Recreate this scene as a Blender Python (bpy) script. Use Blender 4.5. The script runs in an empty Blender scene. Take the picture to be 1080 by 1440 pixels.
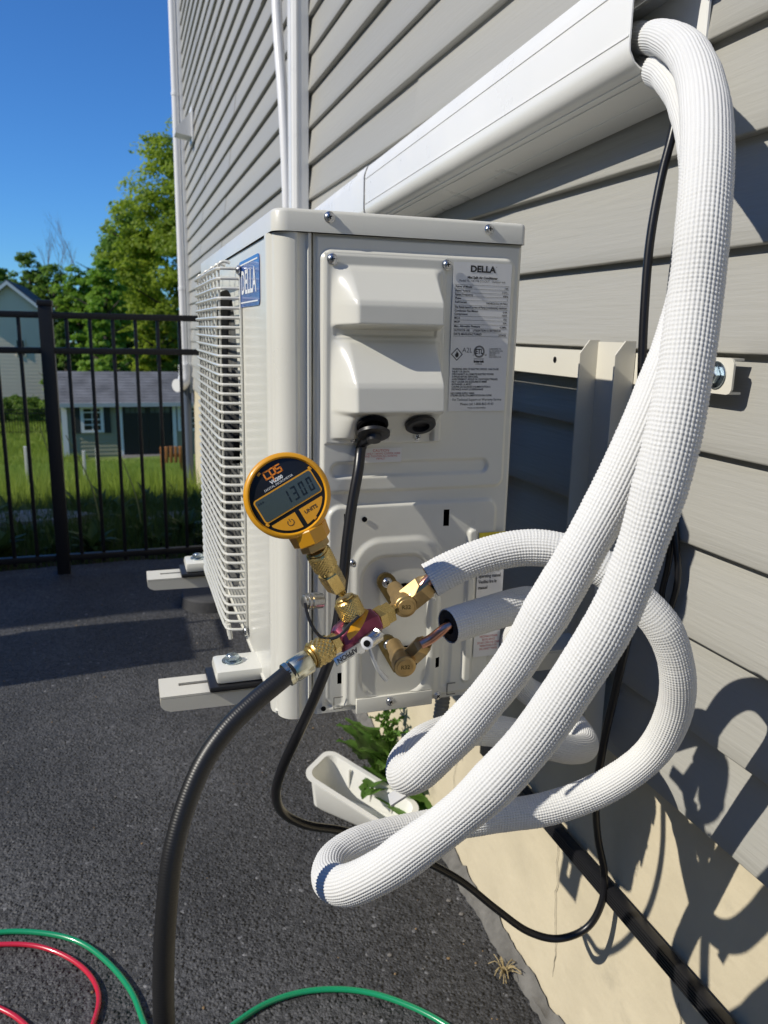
import bpy, bmesh, math, random
import numpy as np
from mathutils import Vector, Matrix, noise

random.seed(7); RNG = np.random.default_rng(7)
S = bpy.context.scene
COL = S.collection

# ------------------------------------------------------------------ camera, sky, sun, exposure
cam = bpy.data.objects.new('camera', bpy.data.cameras.new('camera'))
COL.objects.link(cam)
right, down, fwd = Vector((0.9500, -0.3116, 0.0205)), Vector((-0.0510, -0.2196, -0.9742)), Vector((0.3080, 0.9245, -0.2245))
cm = Matrix((right, -down, -fwd)).transposed().to_4x4()
cm.translation = Vector((-0.6469, -0.8165, 1.1581))
cam.matrix_world = cm
cam.data.sensor_fit = 'VERTICAL'; cam.data.sensor_height = 36.0; cam.data.lens = 27.6
cam.data.clip_start = 0.02; cam.data.clip_end = 2000
cam.data.dof.use_dof = True; cam.data.dof.focus_distance = 0.74; cam.data.dof.aperture_fstop = 13.0
S.camera = cam

SUN = Vector((1.0, 0.115, -0.74)).normalized()          # direction the light travels
elev = math.asin(-SUN.z)
az = math.atan2(-SUN.x, -SUN.y)                        # towards the sun, clockwise from +Y
W = bpy.data.worlds.new('World'); S.world = W; W.use_nodes = True
nt = W.node_tree; nt.nodes.clear()
sky = nt.nodes.new('ShaderNodeTexSky'); sky.sky_type = 'NISHITA'; sky.sun_disc = False
sky.sun_elevation = elev; sky.sun_rotation = az
sky.air_density = 1.0; sky.dust_density = 0.0; sky.ozone_density = 4.0; sky.altitude = 300
bg = nt.nodes.new('ShaderNodeBackground'); bg.inputs['Strength'].default_value = 0.075
out = nt.nodes.new('ShaderNodeOutputWorld')
deep = nt.nodes.new('ShaderNodeMix'); deep.data_type = 'RGBA'; deep.blend_type = 'MULTIPLY'; deep.inputs[0].default_value = 1.0
deep.inputs[7].default_value = (0.54, 1.08, 1.70, 1)                # deep clear blue over the whole dome
nt.links.new(sky.outputs[0], deep.inputs[6]); nt.links.new(deep.outputs[2], bg.inputs[0]); nt.links.new(bg.outputs[0], out.inputs[0])

sun = bpy.data.objects.new('sun', bpy.data.lights.new('sun', 'SUN')); COL.objects.link(sun)
sun.data.energy = 4.1; sun.data.angle = math.radians(0.5); sun.data.color = (1.0, 0.945, 0.83)
sun.rotation_euler = SUN.to_track_quat('-Z', 'Y').to_euler()
S.view_settings.view_transform = 'Standard'; S.view_settings.look = 'None'
S.view_settings.exposure = 0.08; S.view_settings.gamma = 1.0; S.view_settings.use_curve_mapping = False

# ------------------------------------------------------------------ mesh helpers
def V(*a): return Vector(a)

def frame(axis, up=(0, 0, 1)):
    z = Vector(axis).normalized(); u = Vector(up)
    if abs(z.dot(u.normalized())) > 0.98: u = Vector((0, 1, 0))
    x = u.cross(z).normalized(); y = z.cross(x)
    return x, y, z

class MB:
    """collects shapes for ONE mesh object"""
    def __init__(s): s.v = []; s.f = []; s.mi = []; s.m = 0
    def add(s, vs, fs):
        o = len(s.v); s.v += [tuple(v) for v in vs]
        for f in fs: s.f.append([i + o for i in f]); s.mi.append(s.m)
        return s
    def box(s, x0, x1, y0, y1, z0, z1, ch=0.0):
        if ch <= 0:
            vs = [(x, y, z) for x in (x0, x1) for y in (y0, y1) for z in (z0, z1)]
            return s.add(vs, [(0, 1, 3, 2), (4, 6, 7, 5), (0, 4, 5, 1), (2, 3, 7, 6), (0, 2, 6, 4), (1, 5, 7, 3)])
        bm = bmesh.new(); bmesh.ops.create_cube(bm, size=1)
        for v in bm.verts: v.co = Vector(((x0 + x1) / 2 + v.co.x * (x1 - x0), (y0 + y1) / 2 + v.co.y * (y1 - y0), (z0 + z1) / 2 + v.co.z * (z1 - z0)))
        bmesh.ops.bevel(bm, geom=bm.edges[:], offset=ch, segments=2, profile=0.6, affect='EDGES')
        return s.bm(bm)
    def bm(s, bm):
        bm.verts.ensure_lookup_table(); bm.verts.index_update()
        s.add([v.co for v in bm.verts], [[v.index for v in f.verts] for f in bm.faces]); bm.free(); return s
    def obox(s, c, ax, sx, sy, sz, up=(0, 0, 1), ch=0.0):
        """box centred at c, its z along ax"""
        t = MB().box(-sx/2, sx/2, -sy/2, sy/2, -sz/2, sz/2, ch); x, y, z = frame(ax, up); c = Vector(c)
        return s.add([c + x * v[0] + y * v[1] + z * v[2] for v in t.v], t.f)
    def prism(s, poly, y0, y1, fn=lambda a, b, t: (a, t, b), caps=True):
        n = len(poly)
        vs = [fn(a, b, y0) for a, b in poly] + [fn(a, b, y1) for a, b in poly]
        fs = [(i, (i + 1) % n, n + (i + 1) % n, n + i) for i in range(n)]
        if caps: fs += [tuple(range(n - 1, -1, -1)), tuple(range(n, 2 * n))]
        return s.add(vs, fs)
    def lathe(s, base, axis, prof, n=24, up=(0, 0, 1), fn=None, a0=0.0):
        """prof: list of (t along axis, radius); fn(i_ang, t) adds to the radius"""
        x, y, z = frame(axis, up); base = Vector(base); vs = []; fs = []
        for t, r in prof:
            for k in range(n):
                a = 2 * math.pi * k / n + a0; rr = r + (fn(a, t) if fn else 0)
                vs.append(base + z * t + (x * math.cos(a) + y * math.sin(a)) * rr)
        for j in range(len(prof) - 1):
            for k in range(n):
                k2 = (k + 1) % n; fs.append((j*n + k, j*n + k2, (j+1)*n + k2, (j+1)*n + k))
        fs.append(tuple(range(n - 1, -1, -1))); m = (len(prof) - 1) * n; fs.append(tuple(range(m, m + n)))
        return s.add(vs, fs)
    def cyl(s, a, b, r, r2=None, n=20):
        a, b = Vector(a), Vector(b); L = (b - a).length
        return s.lathe(a, b - a, [(0, r), (L, r if r2 is None else r2)], n)
    def ccyl(s, a, b, r, ch=0.0012, n=24):
        a, b = Vector(a), Vector(b); L = (b - a).length
        return s.lathe(a, b - a, [(0, r - ch), (ch, r), (L - ch, r), (L, r - ch)], n)
    def hexn(s, a, b, r, ch=0.0010):
        a, b = Vector(a), Vector(b); L = (b - a).length
        return s.lathe(a, b - a, [(0, r - ch), (ch, r), (L - ch, r), (L, r - ch)], 6)
    def knurl(s, a, b, r, depth=0.0006, nn=26, ch=0.0015):
        a, b = Vector(a), Vector(b); L = (b - a).length; n = nn * 4; rows = max(8, int(L / 0.0005)); pitch = 2 * math.pi * r / nn
        def fn(ang, t):
            if t < ch * 1.2 or t > L - ch * 1.2: return 0
            u = ang * nn / 2; w = math.pi * t / pitch
            return depth * (max(-0.4, math.cos(u + w) * math.cos(u - w) * 1.6) if False else (abs(math.sin(u + w)) + abs(math.sin(u - w)) - 1.2))
        prof = [(0, r - ch), (ch, r)] + [(ch + (L - 2*ch) * i / rows, r) for i in range(1, rows)] + [(L - ch, r), (L, r - ch)]
        return s.lathe(a, b - a, prof, n, fn=fn)
    def tube(s, pts, r, n=12, caps=True, rf=None, closed=False):
        vs = []; fs = []; pts = [Vector(p) for p in pts]; N = len(pts)
        tan = [(pts[min(i + 1, N - 1)] - pts[max(i - 1, 0)]).normalized() for i in range(N)]
        x, _, _ = frame(tan[0])
        for i in range(N):
            x = (x - tan[i] * x.dot(tan[i])).normalized(); y = tan[i].cross(x)
            rr = rf(i / (N - 1)) if rf else r
            for k in range(n):
                a = 2 * math.pi * k / n; vs.append(pts[i] + (x * math.cos(a) + y * math.sin(a)) * rr)
        for i in range(N - 1):
            for k in range(n):
                k2 = (k + 1) % n; fs.append((i*n + k, i*n + k2, (i+1)*n + k2, (i+1)*n + k))
        if caps: fs.append(tuple(range(n - 1, -1, -1))); m = (N - 1) * n; fs.append(tuple(range(m, m + n)))
        return s.add(vs, fs)
    def ball(s, c, r, n=12, sq=(1, 1, 1)):
        bm = bmesh.new(); bmesh.ops.create_uvsphere(bm, u_segments=n, v_segments=max(6, n // 2), radius=1)
        for v in bm.verts: v.co = Vector((c[0] + v.co.x*r*sq[0], c[1] + v.co.y*r*sq[1], c[2] + v.co.z*r*sq[2]))
        return s.bm(bm)

def mesh_from(name, mb, mats, angle=35, smooth=True):
    me = bpy.data.meshes.new(name); me.from_pydata(mb.v, [], mb.f)
    mats = mats if isinstance(mats, (list, tuple)) else [mats]
    for m in mats: me.materials.append(m)
    if len(mats) > 1: me.polygons.foreach_set('material_index', mb.mi)
    bm = bmesh.new(); bm.from_mesh(me); bmesh.ops.recalc_face_normals(bm, faces=bm.faces); bm.to_mesh(bm and me); bm.free()
    if smooth:
        me.shade_smooth(); me.set_sharp_from_angle(angle=math.radians(angle))
    return me

def origin_of(o):
    v = Vector((0, 0, 0))
    while o: v += o.location; o = o.parent
    return v

def obj(name, mb, mats, parent=None, loc=None, angle=35, smooth=True, local=False, kind=None, label=None):
    """links one mesh object; vertices are world coordinates unless local"""
    me = mb if isinstance(mb, bpy.types.Mesh) else mesh_from(name, mb, mats, angle, smooth)
    o = bpy.data.objects.new(name, me); COL.objects.link(o)
    if parent: o.parent = parent
    if loc is not None: o.location = loc
    if not local:
        off = origin_of(o)
        if off.length > 0: me.transform(Matrix.Translation(-off))
    if kind: o['kind'] = kind
    if label: o['label'] = label
    return o

def thing(name, label, cat, loc=(0, 0, 0), group=None, rz=0):
    o = bpy.data.objects.new(name, None); COL.objects.link(o); o.location = loc; o.rotation_euler = (0, 0, rz)
    o.empty_display_size = 0.05
    o['label'] = label; o['category'] = cat
    if group: o['group'] = group
    return o

def tag(o, label, cat, group=None):
    o['label'] = label; o['category'] = cat
    if group: o['group'] = group
    return o

def copy_tree(o, parent=None):
    c = o.copy(); COL.objects.link(c); c.parent = parent
    for ch in list(o.children): copy_tree(ch, c)
    return c

def inst(name, me, parent, loc, rot=(0, 0, 0), scale=(1, 1, 1)):
    o = bpy.data.objects.new(name, me); COL.objects.link(o); o.parent = parent
    o.location = loc; o.rotation_euler = rot; o.scale = scale
    return o

def spline(pts, step=0.006):
    """centripetal Catmull-Rom through pts, resampled evenly"""
    P = [Vector(p) for p in pts]
    P = [P[0] * 2 - P[1]] + P + [P[-1] * 2 - P[-2]]; out = []
    for i in range(1, len(P) - 2):
        p0, p1, p2, p3 = P[i-1], P[i], P[i+1], P[i+2]
        t0 = 0; t1 = t0 + max(1e-6, (p1-p0).length)**.5; t2 = t1 + max(1e-6, (p2-p1).length)**.5; t3 = t2 + max(1e-6, (p3-p2).length)**.5
        for k in range(24):
            t = t1 + (t2 - t1) * k / 24
            a1 = p0*((t1-t)/(t1-t0)) + p1*((t-t0)/(t1-t0)); a2 = p1*((t2-t)/(t2-t1)) + p2*((t-t1)/(t2-t1)); a3 = p2*((t3-t)/(t3-t2)) + p3*((t-t2)/(t3-t2))
            b1 = a1*((t2-t)/(t2-t0)) + a2*((t-t0)/(t2-t0)); b2 = a2*((t3-t)/(t3-t1)) + a3*((t-t1)/(t3-t1))
            out.append(b1*((t2-t)/(t2-t1)) + b2*((t-t1)/(t2-t1)))
    out.append(P[-2])
    for _ in range(6):
        out = [out[0]] + [(out[i-1] + out[i]*2 + out[i+1]) / 4 for i in range(1, len(out)-1)] + [out[-1]]
    A = np.array([tuple(p) for p in out]); d = np.r_[0, np.cumsum(np.linalg.norm(np.diff(A, axis=0), axis=1))]
    n = max(2, int(d[-1] / step)); q = np.linspace(0, d[-1], n)
    return [Vector((np.interp(s, d, A[:, 0]), np.interp(s, d, A[:, 1]), np.interp(s, d, A[:, 2]))) for s in q]

def text_mb(s, size, fn, align='CENTER', depth=0.0, mb=None, bold=0.0):
    """flat lettering; fn maps (x, y, t) of the text plane into the world"""
    cu = bpy.data.curves.new('lettering', 'FONT'); cu.body = s; cu.size = size; cu.align_x = align; cu.align_y = 'CENTER'
    cu.resolution_u = 3; cu.offset = bold
    ob = bpy.data.objects.new('lettering', cu); me = ob.to_mesh()
    mb = mb or MB()
    mb.add([fn(v.co.x, v.co.y) for v in me.vertices], [list(p.vertices) for p in me.polygons])
    ob.to_mesh_clear(); bpy.data.objects.remove(ob); bpy.data.curves.remove(cu)
    return mb

# ------------------------------------------------------------------ material helpers
def mat(name, col, rough=0.5, metal=0.0, spec=0.5, coat=0.0, coat_rough=0.1, var=0.0, vscale=20.0, bump=None, bdist=0.001,
        bscale=200.0, dirt=None, dscale=6.0, dlo=0.55, dhi=0.75, rvar=0.0, stretch=None, trans=0.0, sheen=0.0):
    m = bpy.data.materials.new(name); m.use_nodes = True; t = m.node_tree; b = t.nodes['Principled BSDF']
    b.inputs['Roughness'].default_value = rough; b.inputs['Metallic'].default_value = metal
    b.inputs['Specular IOR Level'].default_value = spec
    b.inputs['Coat Weight'].default_value = coat; b.inputs['Coat Roughness'].default_value = coat_rough
    b.inputs['Base Color'].default_value = (*col, 1)
    if trans: b.inputs['Transmission Weight'].default_value = trans
    need = var or bump or dirt or rvar
    if need:
        tc = t.nodes.new('ShaderNodeTexCoord'); src = tc.outputs['Object']
        if stretch:
            mp = t.nodes.new('ShaderNodeMapping'); mp.inputs['Scale'].default_value = stretch
            t.links.new(src, mp.inputs[0]); src = mp.outputs[0]
    cur = None
    if var:
        n = t.nodes.new('ShaderNodeTexNoise'); n.inputs['Scale'].default_value = vscale; n.inputs['Detail'].default_value = 6
        t.links.new(src, n.inputs['Vector'])
        r = t.nodes.new('ShaderNodeMapRange'); r.inputs[1].default_value = 0.3; r.inputs[2].default_value = 0.7
        r.inputs[3].default_value = 1 - var; r.inputs[4].default_value = 1 + var; t.links.new(n.outputs[0], r.inputs[0])
        x = t.nodes.new('ShaderNodeVectorMath'); x.operation = 'SCALE'; x.inputs[0].default_value = col
        t.links.new(r.outputs[0], x.inputs['Scale']); cur = x.outputs[0]
    if dirt:
        n = t.nodes.new('ShaderNodeTexNoise'); n.inputs['Scale'].default_value = dscale; n.inputs['Detail'].default_value = 8; n.inputs['Roughness'].default_value = 0.65
        t.links.new(src, n.inputs['Vector'])
        r = t.nodes.new('ShaderNodeMapRange'); r.interpolation_type = 'SMOOTHSTEP'; r.inputs[1].default_value = dlo; r.inputs[2].default_value = dhi; t.links.new(n.outputs[0], r.inputs[0])
        x = t.nodes.new('ShaderNodeMix'); x.data_type = 'RGBA'; t.links.new(r.outputs[0], x.inputs[0])
        x.inputs[6].default_value = (*col, 1); x.inputs[7].default_value = (*dirt, 1)
        if cur: t.links.new(cur, x.inputs[6])
        cur = x.outputs[2]
    if cur: t.links.new(cur, b.inputs['Base Color'])
    if rvar:
        n = t.nodes.new('ShaderNodeTexNoise'); n.inputs['Scale'].default_value = vscale * 2; n.inputs['Detail'].default_value = 5
        t.links.new(src, n.inputs['Vector'])
        r = t.nodes.new('ShaderNodeMapRange'); r.inputs[1].default_value = 0.3; r.inputs[2].default_value = 0.7
        r.inputs[3].default_value = max(0.02, rough - rvar); r.inputs[4].default_value = rough + rvar
        t.links.new(n.outputs[0], r.inputs[0]); t.links.new(r.outputs[0], b.inputs['Roughness'])
    if bump:
        n = t.nodes.new('ShaderNodeTexNoise'); n.inputs['Scale'].default_value = bscale; n.inputs['Detail'].default_value = 5
        t.links.new(src, n.inputs['Vector'])
        bp = t.nodes.new('ShaderNodeBump'); bp.inputs['Strength'].default_value = bump; bp.inputs['Distance'].default_value = bdist
        t.links.new(n.outputs[0], bp.inputs['Height']); t.links.new(bp.outputs[0], b.inputs['Normal'])
    return m

def leaf_mat(name, col, col2, scale=0.6, trans=0.35):
    m = mat(name, col, 0.5, spec=0.3); t = m.node_tree; b = t.nodes['Principled BSDF']
    tc = t.nodes.new('ShaderNodeTexCoord'); n = t.nodes.new('ShaderNodeTexNoise'); n.inputs['Scale'].default_value = scale; n.inputs['Detail'].default_value = 4
    t.links.new(tc.outputs['Object'], n.inputs['Vector'])
    r = t.nodes.new('ShaderNodeMapRange'); r.inputs[1].default_value = 0.35; r.inputs[2].default_value = 0.65; t.links.new(n.outputs[0], r.inputs[0])
    x = t.nodes.new('ShaderNodeMix'); x.data_type = 'RGBA'; x.inputs[6].default_value = (*col, 1); x.inputs[7].default_value = (*col2, 1)
    t.links.new(r.outputs[0], x.inputs[0]); t.links.new(x.outputs[2], b.inputs['Base Color'])
    tr = t.nodes.new('ShaderNodeBsdfTranslucent'); t.links.new(x.outputs[2], tr.inputs[0])
    mx = t.nodes.new('ShaderNodeMixShader'); mx.inputs[0].default_value = trans
    o = t.nodes['Material Output']; t.links.new(b.outputs[0], mx.inputs[1]); t.links.new(tr.outputs[0], mx.inputs[2]); t.links.new(mx.outputs[0], o.inputs[0])
    return m

M_siding = mat('vinyl_siding', (0.372, 0.365, 0.335), 0.5, spec=0.35, var=0.045, vscale=3.0, bump=0.45, bdist=0.002, bscale=110.0, stretch=(1.0, 0.08, 1.5), rvar=0.08)
M_found = mat('painted_parging', (0.60, 0.528, 0.385), 0.85, spec=0.2, var=0.07, vscale=9.0, bump=0.45, bdist=0.004, bscale=38.0, dirt=(0.44, 0.39, 0.29), dscale=4.5, dlo=0.56, dhi=0.76)
M_cement = mat('bare_cement', (0.145, 0.14, 0.13), 0.9, spec=0.2, var=0.25, vscale=40.0, bump=0.6, bdist=0.003, bscale=120.0)
M_white = mat('white_vinyl', (0.80, 0.80, 0.78), 0.32, spec=0.5, var=0.02, vscale=6.0, rvar=0.06)
M_trim = mat('white_trim', (0.78, 0.78, 0.76), 0.4)
M_cream = mat('cream_powder_coat', (0.69, 0.68, 0.615), 0.33, spec=0.5, coat=0.25, coat_rough=0.12, var=0.02, vscale=5.0, bump=0.08, bdist=0.0004, bscale=900.0, dirt=(.60, .575, .50), dscale=16, dlo=.60, dhi=.84, rvar=.06)
M_creamp = mat('cream_plastic', (0.67, 0.66, 0.60), 0.28, spec=0.5, coat=0.3, coat_rough=0.1)
M_bracket = mat('bracket_powder_coat', (0.68, 0.65, 0.56), 0.36, spec=0.5, var=0.02, vscale=12.0)
M_steel = mat('zinc_steel', (0.55, 0.56, 0.58), 0.28, metal=1.0, rvar=0.08, vscale=60)
M_bluezinc = mat('blue_zinc_bolt', (0.45, 0.52, 0.56), 0.3, metal=1.0, rvar=0.1, vscale=80)
M_chrome = mat('chrome', (0.60, 0.59, 0.56), 0.24, metal=1.0)
M_brass = mat('polished_brass', (0.64, 0.47, 0.18), 0.28, metal=.88, var=0.08, vscale=60, rvar=0.07)
M_oldbrass = mat('dull_brass', (0.52, 0.36, 0.16), 0.42, metal=.8, var=0.18, vscale=90, rvar=0.1)
M_darkbrass = mat('dark_bronze', (0.16, 0.12, 0.05), 0.42, metal=0.9, var=0.25, vscale=120)
M_copper = mat('copper', (0.72, 0.37, 0.27), 0.3, metal=1.0, var=0.12, vscale=80)
M_black = mat('black_rubber', (0.013, 0.013, 0.015), 0.42, spec=0.5)
M_cable = mat('black_cable_jacket', (0.008, 0.008, 0.010), 0.32, spec=0.5, bump=0.1, bdist=0.0005, bscale=300)
M_foam = mat('black_foam', (0.012, 0.012, 0.013), 0.9)
M_void = mat('dark_interior', (0.006, 0.006, 0.007), 0.9, spec=0.1)
M_ink = mat('black_ink', (0.02, 0.02, 0.022), 0.6)
M_redink = mat('red_ink', (0.55, 0.10, 0.10), 0.6)
M_whiteink = mat('white_ink', (0.75, 0.77, 0.78), 0.5)
M_paper = mat('silver_paper_label', (0.72, 0.72, 0.71), 0.35, spec=0.5)
M_paperw = mat('white_paper_label', (0.74, 0.73, 0.72), 0.4)
M_yellow = mat('yellow_label', (0.75, 0.60, 0.03), 0.4)
M_blue = mat('blue_badge', (0.020, 0.085, 0.36), 0.25, coat=0.5)
M_gauge = mat('amber_rubber', (0.70, 0.325, 0.012), 0.38, spec=0.5, coat=0.2, var=0.03, vscale=40)
M_face = mat('gauge_face', (0.010, 0.011, 0.014), 0.3, spec=0.4)
M_orange = mat('orange_ink', (0.78, 0.24, 0.02), 0.45)
M_lcd = mat('lcd_glass', (0.058, 0.075, 0.068), 0.15, spec=0.6)
M_lcdink = mat('lcd_segments', (0.012, 0.015, 0.015), 0.3)
M_magenta = mat('anodised_magenta', (0.27, 0.055, 0.10), 0.32, metal=0.65, var=0.1, vscale=60)
M_pink = mat('anodised_magenta_flat', (0.62, 0.20, 0.36), 0.3, metal=0.5)
M_sleeve = mat('white_braided_sleeve', (0.69, 0.69, 0.68), 0.7, spec=0.15, var=0.03, vscale=9, dirt=(0.58, 0.565, 0.535), dscale=7, dlo=0.62, dhi=0.82)
M_fence = mat('black_powder_coat', (0.010, 0.010, 0.012), 0.4, spec=0.4)
M_soil = mat('garden_soil', (0.045, 0.033, 0.022), 0.95, var=0.4, vscale=9.0, bump=0.9, bdist=0.03, bscale=30)
M_pvc = mat('white_pvc', (0.80, 0.80, 0.80), 0.35)
M_greenhose = mat('green_hose', (0.010, 0.27, 0.115), 0.25, coat=0.4)
M_redhose = mat('red_hose', (0.55, 0.018, 0.045), 0.25, coat=0.4)
M_stone = mat('grey_stone', (0.22, 0.24, 0.27), 0.85, var=0.2, vscale=8, bump=0.5, bdist=0.01, bscale=20)
M_wood = mat('orange_wood', (0.50, 0.20, 0.06), 0.7, var=0.25, vscale=12)
M_bark = mat('bark', (0.075, 0.055, 0.04), 0.9, var=0.3, vscale=6, bump=0.8, bdist=0.03, bscale=14)
M_baretwig = mat('bare_twigs', (0.20, 0.16, 0.13), 0.9)

def asphalt_mat():
    m = bpy.data.materials.new('asphalt'); m.use_nodes = True; t = m.node_tree; b = t.nodes['Principled BSDF']; L = t.links.new
    tc = t.nodes.new('ShaderNodeTexCoord')
    n1 = t.nodes.new('ShaderNodeTexVoronoi'); n1.inputs['Scale'].default_value = 135; L(tc.outputs['Object'], n1.inputs['Vector'])
    n2 = t.nodes.new('ShaderNodeTexNoise'); n2.inputs['Scale'].default_value = 2.2; n2.inputs['Detail'].default_value = 6; L(tc.outputs['Object'], n2.inputs['Vector'])
    n3 = t.nodes.new('ShaderNodeTexNoise'); n3.inputs['Scale'].default_value = 260; n3.inputs['Detail'].default_value = 5; L(tc.outputs['Object'], n3.inputs['Vector'])
    r = t.nodes.new('ShaderNodeMapRange'); r.inputs[1].default_value = 0.25; r.inputs[2].default_value = 0.75; r.inputs[3].default_value = 0.034; r.inputs[4].default_value = 0.075; L(n2.outputs[0], r.inputs[0])
    # each stone has its own grey, a few pale ones
    n4 = t.nodes.new('ShaderNodeTexNoise'); n4.inputs['Scale'].default_value = 0.9; n4.inputs['Detail'].default_value = 9; n4.inputs['Roughness'].default_value = .68; L(tc.outputs['Object'], n4.inputs['Vector'])
    r4 = t.nodes.new('ShaderNodeMapRange'); r4.inputs[1].default_value = .38; r4.inputs[2].default_value = .66; r4.inputs[3].default_value = .80; r4.inputs[4].default_value = 1.30; L(n4.outputs[0], r4.inputs[0])
    m4 = t.nodes.new('ShaderNodeMath'); m4.operation = 'MULTIPLY'; L(r.outputs[0], m4.inputs[0]); L(r4.outputs[0], m4.inputs[1])
    sp = t.nodes.new('ShaderNodeSeparateColor'); L(n1.outputs['Color'], sp.inputs[0])
    g = t.nodes.new('ShaderNodeMapRange'); g.inputs[1].default_value = 0; g.inputs[2].default_value = 1; g.inputs[3].default_value = 0.5; g.inputs[4].default_value = 1.5; L(sp.outputs[0], g.inputs[0])
    pale = t.nodes.new('ShaderNodeMapRange'); pale.inputs[1].default_value = 0.994; pale.inputs[2].default_value = 0.997; pale.inputs[3].default_value = 0; pale.inputs[4].default_value = 0.13; L(sp.outputs[1], pale.inputs[0])
    mu = t.nodes.new('ShaderNodeMath'); mu.operation = 'MULTIPLY'; L(m4.outputs[0], mu.inputs[0]); L(g.outputs[0], mu.inputs[1])
    ad = t.nodes.new('ShaderNodeMath'); ad.operation = 'ADD'; L(mu.outputs[0], ad.inputs[0]); L(pale.outputs[0], ad.inputs[1])
    cb = t.nodes.new('ShaderNodeCombineColor'); 
    bl = t.nodes.new('ShaderNodeMath'); bl.operation = 'MULTIPLY'; bl.inputs[1].default_value = 1.04; L(ad.outputs[0], bl.inputs[0])
    L(ad.outputs[0], cb.inputs[0]); L(ad.outputs[0], cb.inputs[1]); L(bl.outputs[0], cb.inputs[2]); L(cb.outputs[0], b.inputs['Base Color'])
    # stones stand proud of the binder
    h = t.nodes.new('ShaderNodeMapRange'); h.inputs[1].default_value = 0.0; h.inputs[2].default_value = 0.65; h.inputs[3].default_value = 1; h.inputs[4].default_value = 0; L(n1.outputs['Distance'], h.inputs[0])
    hs = t.nodes.new('ShaderNodeMath'); hs.operation = 'MULTIPLY'; L(h.outputs[0], hs.inputs[0]); L(sp.outputs[2], hs.inputs[1])
    hh = t.nodes.new('ShaderNodeMath'); hh.operation = 'MULTIPLY_ADD'; hh.inputs[1].default_value = 0.5; L(n3.outputs[0], hh.inputs[0]); L(hs.outputs[0], hh.inputs[2])
    bp = t.nodes.new('ShaderNodeBump'); bp.inputs['Strength'].default_value = 1.0; bp.inputs['Distance'].default_value = 0.008; L(hh.outputs[0], bp.inputs['Height']); L(bp.outputs[0], b.inputs['Normal'])
    b.inputs['Roughness'].default_value = 0.62; b.inputs['Specular IOR Level'].default_value = 0.45
    return m
M_asphalt = asphalt_mat()

# ------------------------------------------------------------------ ground
def terr(y):
    return 0.0 if y < 3.6 else (-0.149 * (y - 3.6) if y < 29 else -3.785 - 0.015 * (y - 29))

def sheet(name, xs, ys, zf, m, kind='structure', zofs=0.0):
    mb = MB(); nx, ny = len(xs), len(ys)
    mb.v = [(x, y, zf(x, y) + zofs) for y in ys for x in xs]
    mb.f = [(j*nx + i, j*nx + i + 1, (j+1)*nx + i + 1, (j+1)*nx + i) for j in range(ny - 1) for i in range(nx - 1)]
    mb.mi = [0] * len(mb.f)
    return obj(name, mb, m, kind=kind, angle=60)

M_lawn = mat('lawn_ground', (0.15, 0.205, 0.036), 0.9, var=0.35, vscale=1.6, bump=0.8, bdist=0.03, bscale=25, dirt=(0.21, 0.22, 0.06), dscale=0.35)
xs = [-400, -200, -100, -60, -40] + [x * 1.0 for x in range(-30, 31)] + [40, 60, 100, 200, 400]
ys = [-300, -100, -30, -10, 0, 3.0, 3.3, 3.6, 4, 5, 6, 7, 8, 9, 10] + list(range(12, 60, 2)) + [70, 90, 120, 200, 400, 700]
sheet('lawn', xs, ys, lambda x, y: terr(y) - 0.03 + (0.05 * noise.noise((x * .4, y * .4, 0)) if y > 6 else 0), M_lawn)
# asphalt drive with a ragged far edge
n = 150; vs = []; fs = []
mb = MB()
xs_ = np.linspace(-12, 0.02, n)
for i, x in enumerate(xs_):
    edge = 3.22 + 0.05 * noise.noise((x * 2.1, 0, 0)) + 0.02 * noise.noise((x * 9, 3, 0))
    for y in (-8, 0, 1.5, edge - 0.03, edge): mb.v.append((x, y, 0.0 if y < edge - 1e-6 else -0.035))
for i in range(n - 1):
    for j in range(4): mb.f.append((i*5 + j, (i+1)*5 + j, (i+1)*5 + j + 1, i*5 + j + 1)); mb.mi.append(0)
obj('driveway', mb, M_asphalt, kind='structure')
sheet('garden_bed', np.linspace(-5, 3, 60), np.linspace(3.16, 6.9, 36), lambda x, y: terr(y) - 0.012 + 0.035 * noise.noise((x * 2.5, y * 2.5, 1.7)) - (0.02 if y < 3.3 else 0), M_soil)

# small stones and dry bits scattered on the asphalt
mb = MB()
for i in range(330):
    x = random.uniform(-1.9, -0.03); y = random.uniform(-0.1, 3.1); r = random.choice([.0012, .0016, .002, .0025, .003])
    if i > 230: x = -.02 - abs(random.gauss(0, .14)); y = random.uniform(.1, 1.9); r = random.choice([.0010, .0014, .002, .003])
    if x > -0.25 and random.random() < .6: r *= 1.5
    b = bmesh.new(); bmesh.ops.create_icosphere(b, subdivisions=1, radius=r)
    for v in b.verts: v.co = Vector((v.co.x * random.uniform(.7, 1.5) + x, v.co.y * random.uniform(.7, 1.5) + y, v.co.z * .55 + r * .4))
    mb.m = random.choice([0, 0, 1]); mb.bm(b)
obj('gravel_bits', mb, [mat('pale_grit', (0.17, 0.16, 0.15), 0.9), mat('dry_leaf_bits', (0.24, 0.16, 0.08), 0.9)], kind='stuff', smooth=False)

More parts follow.
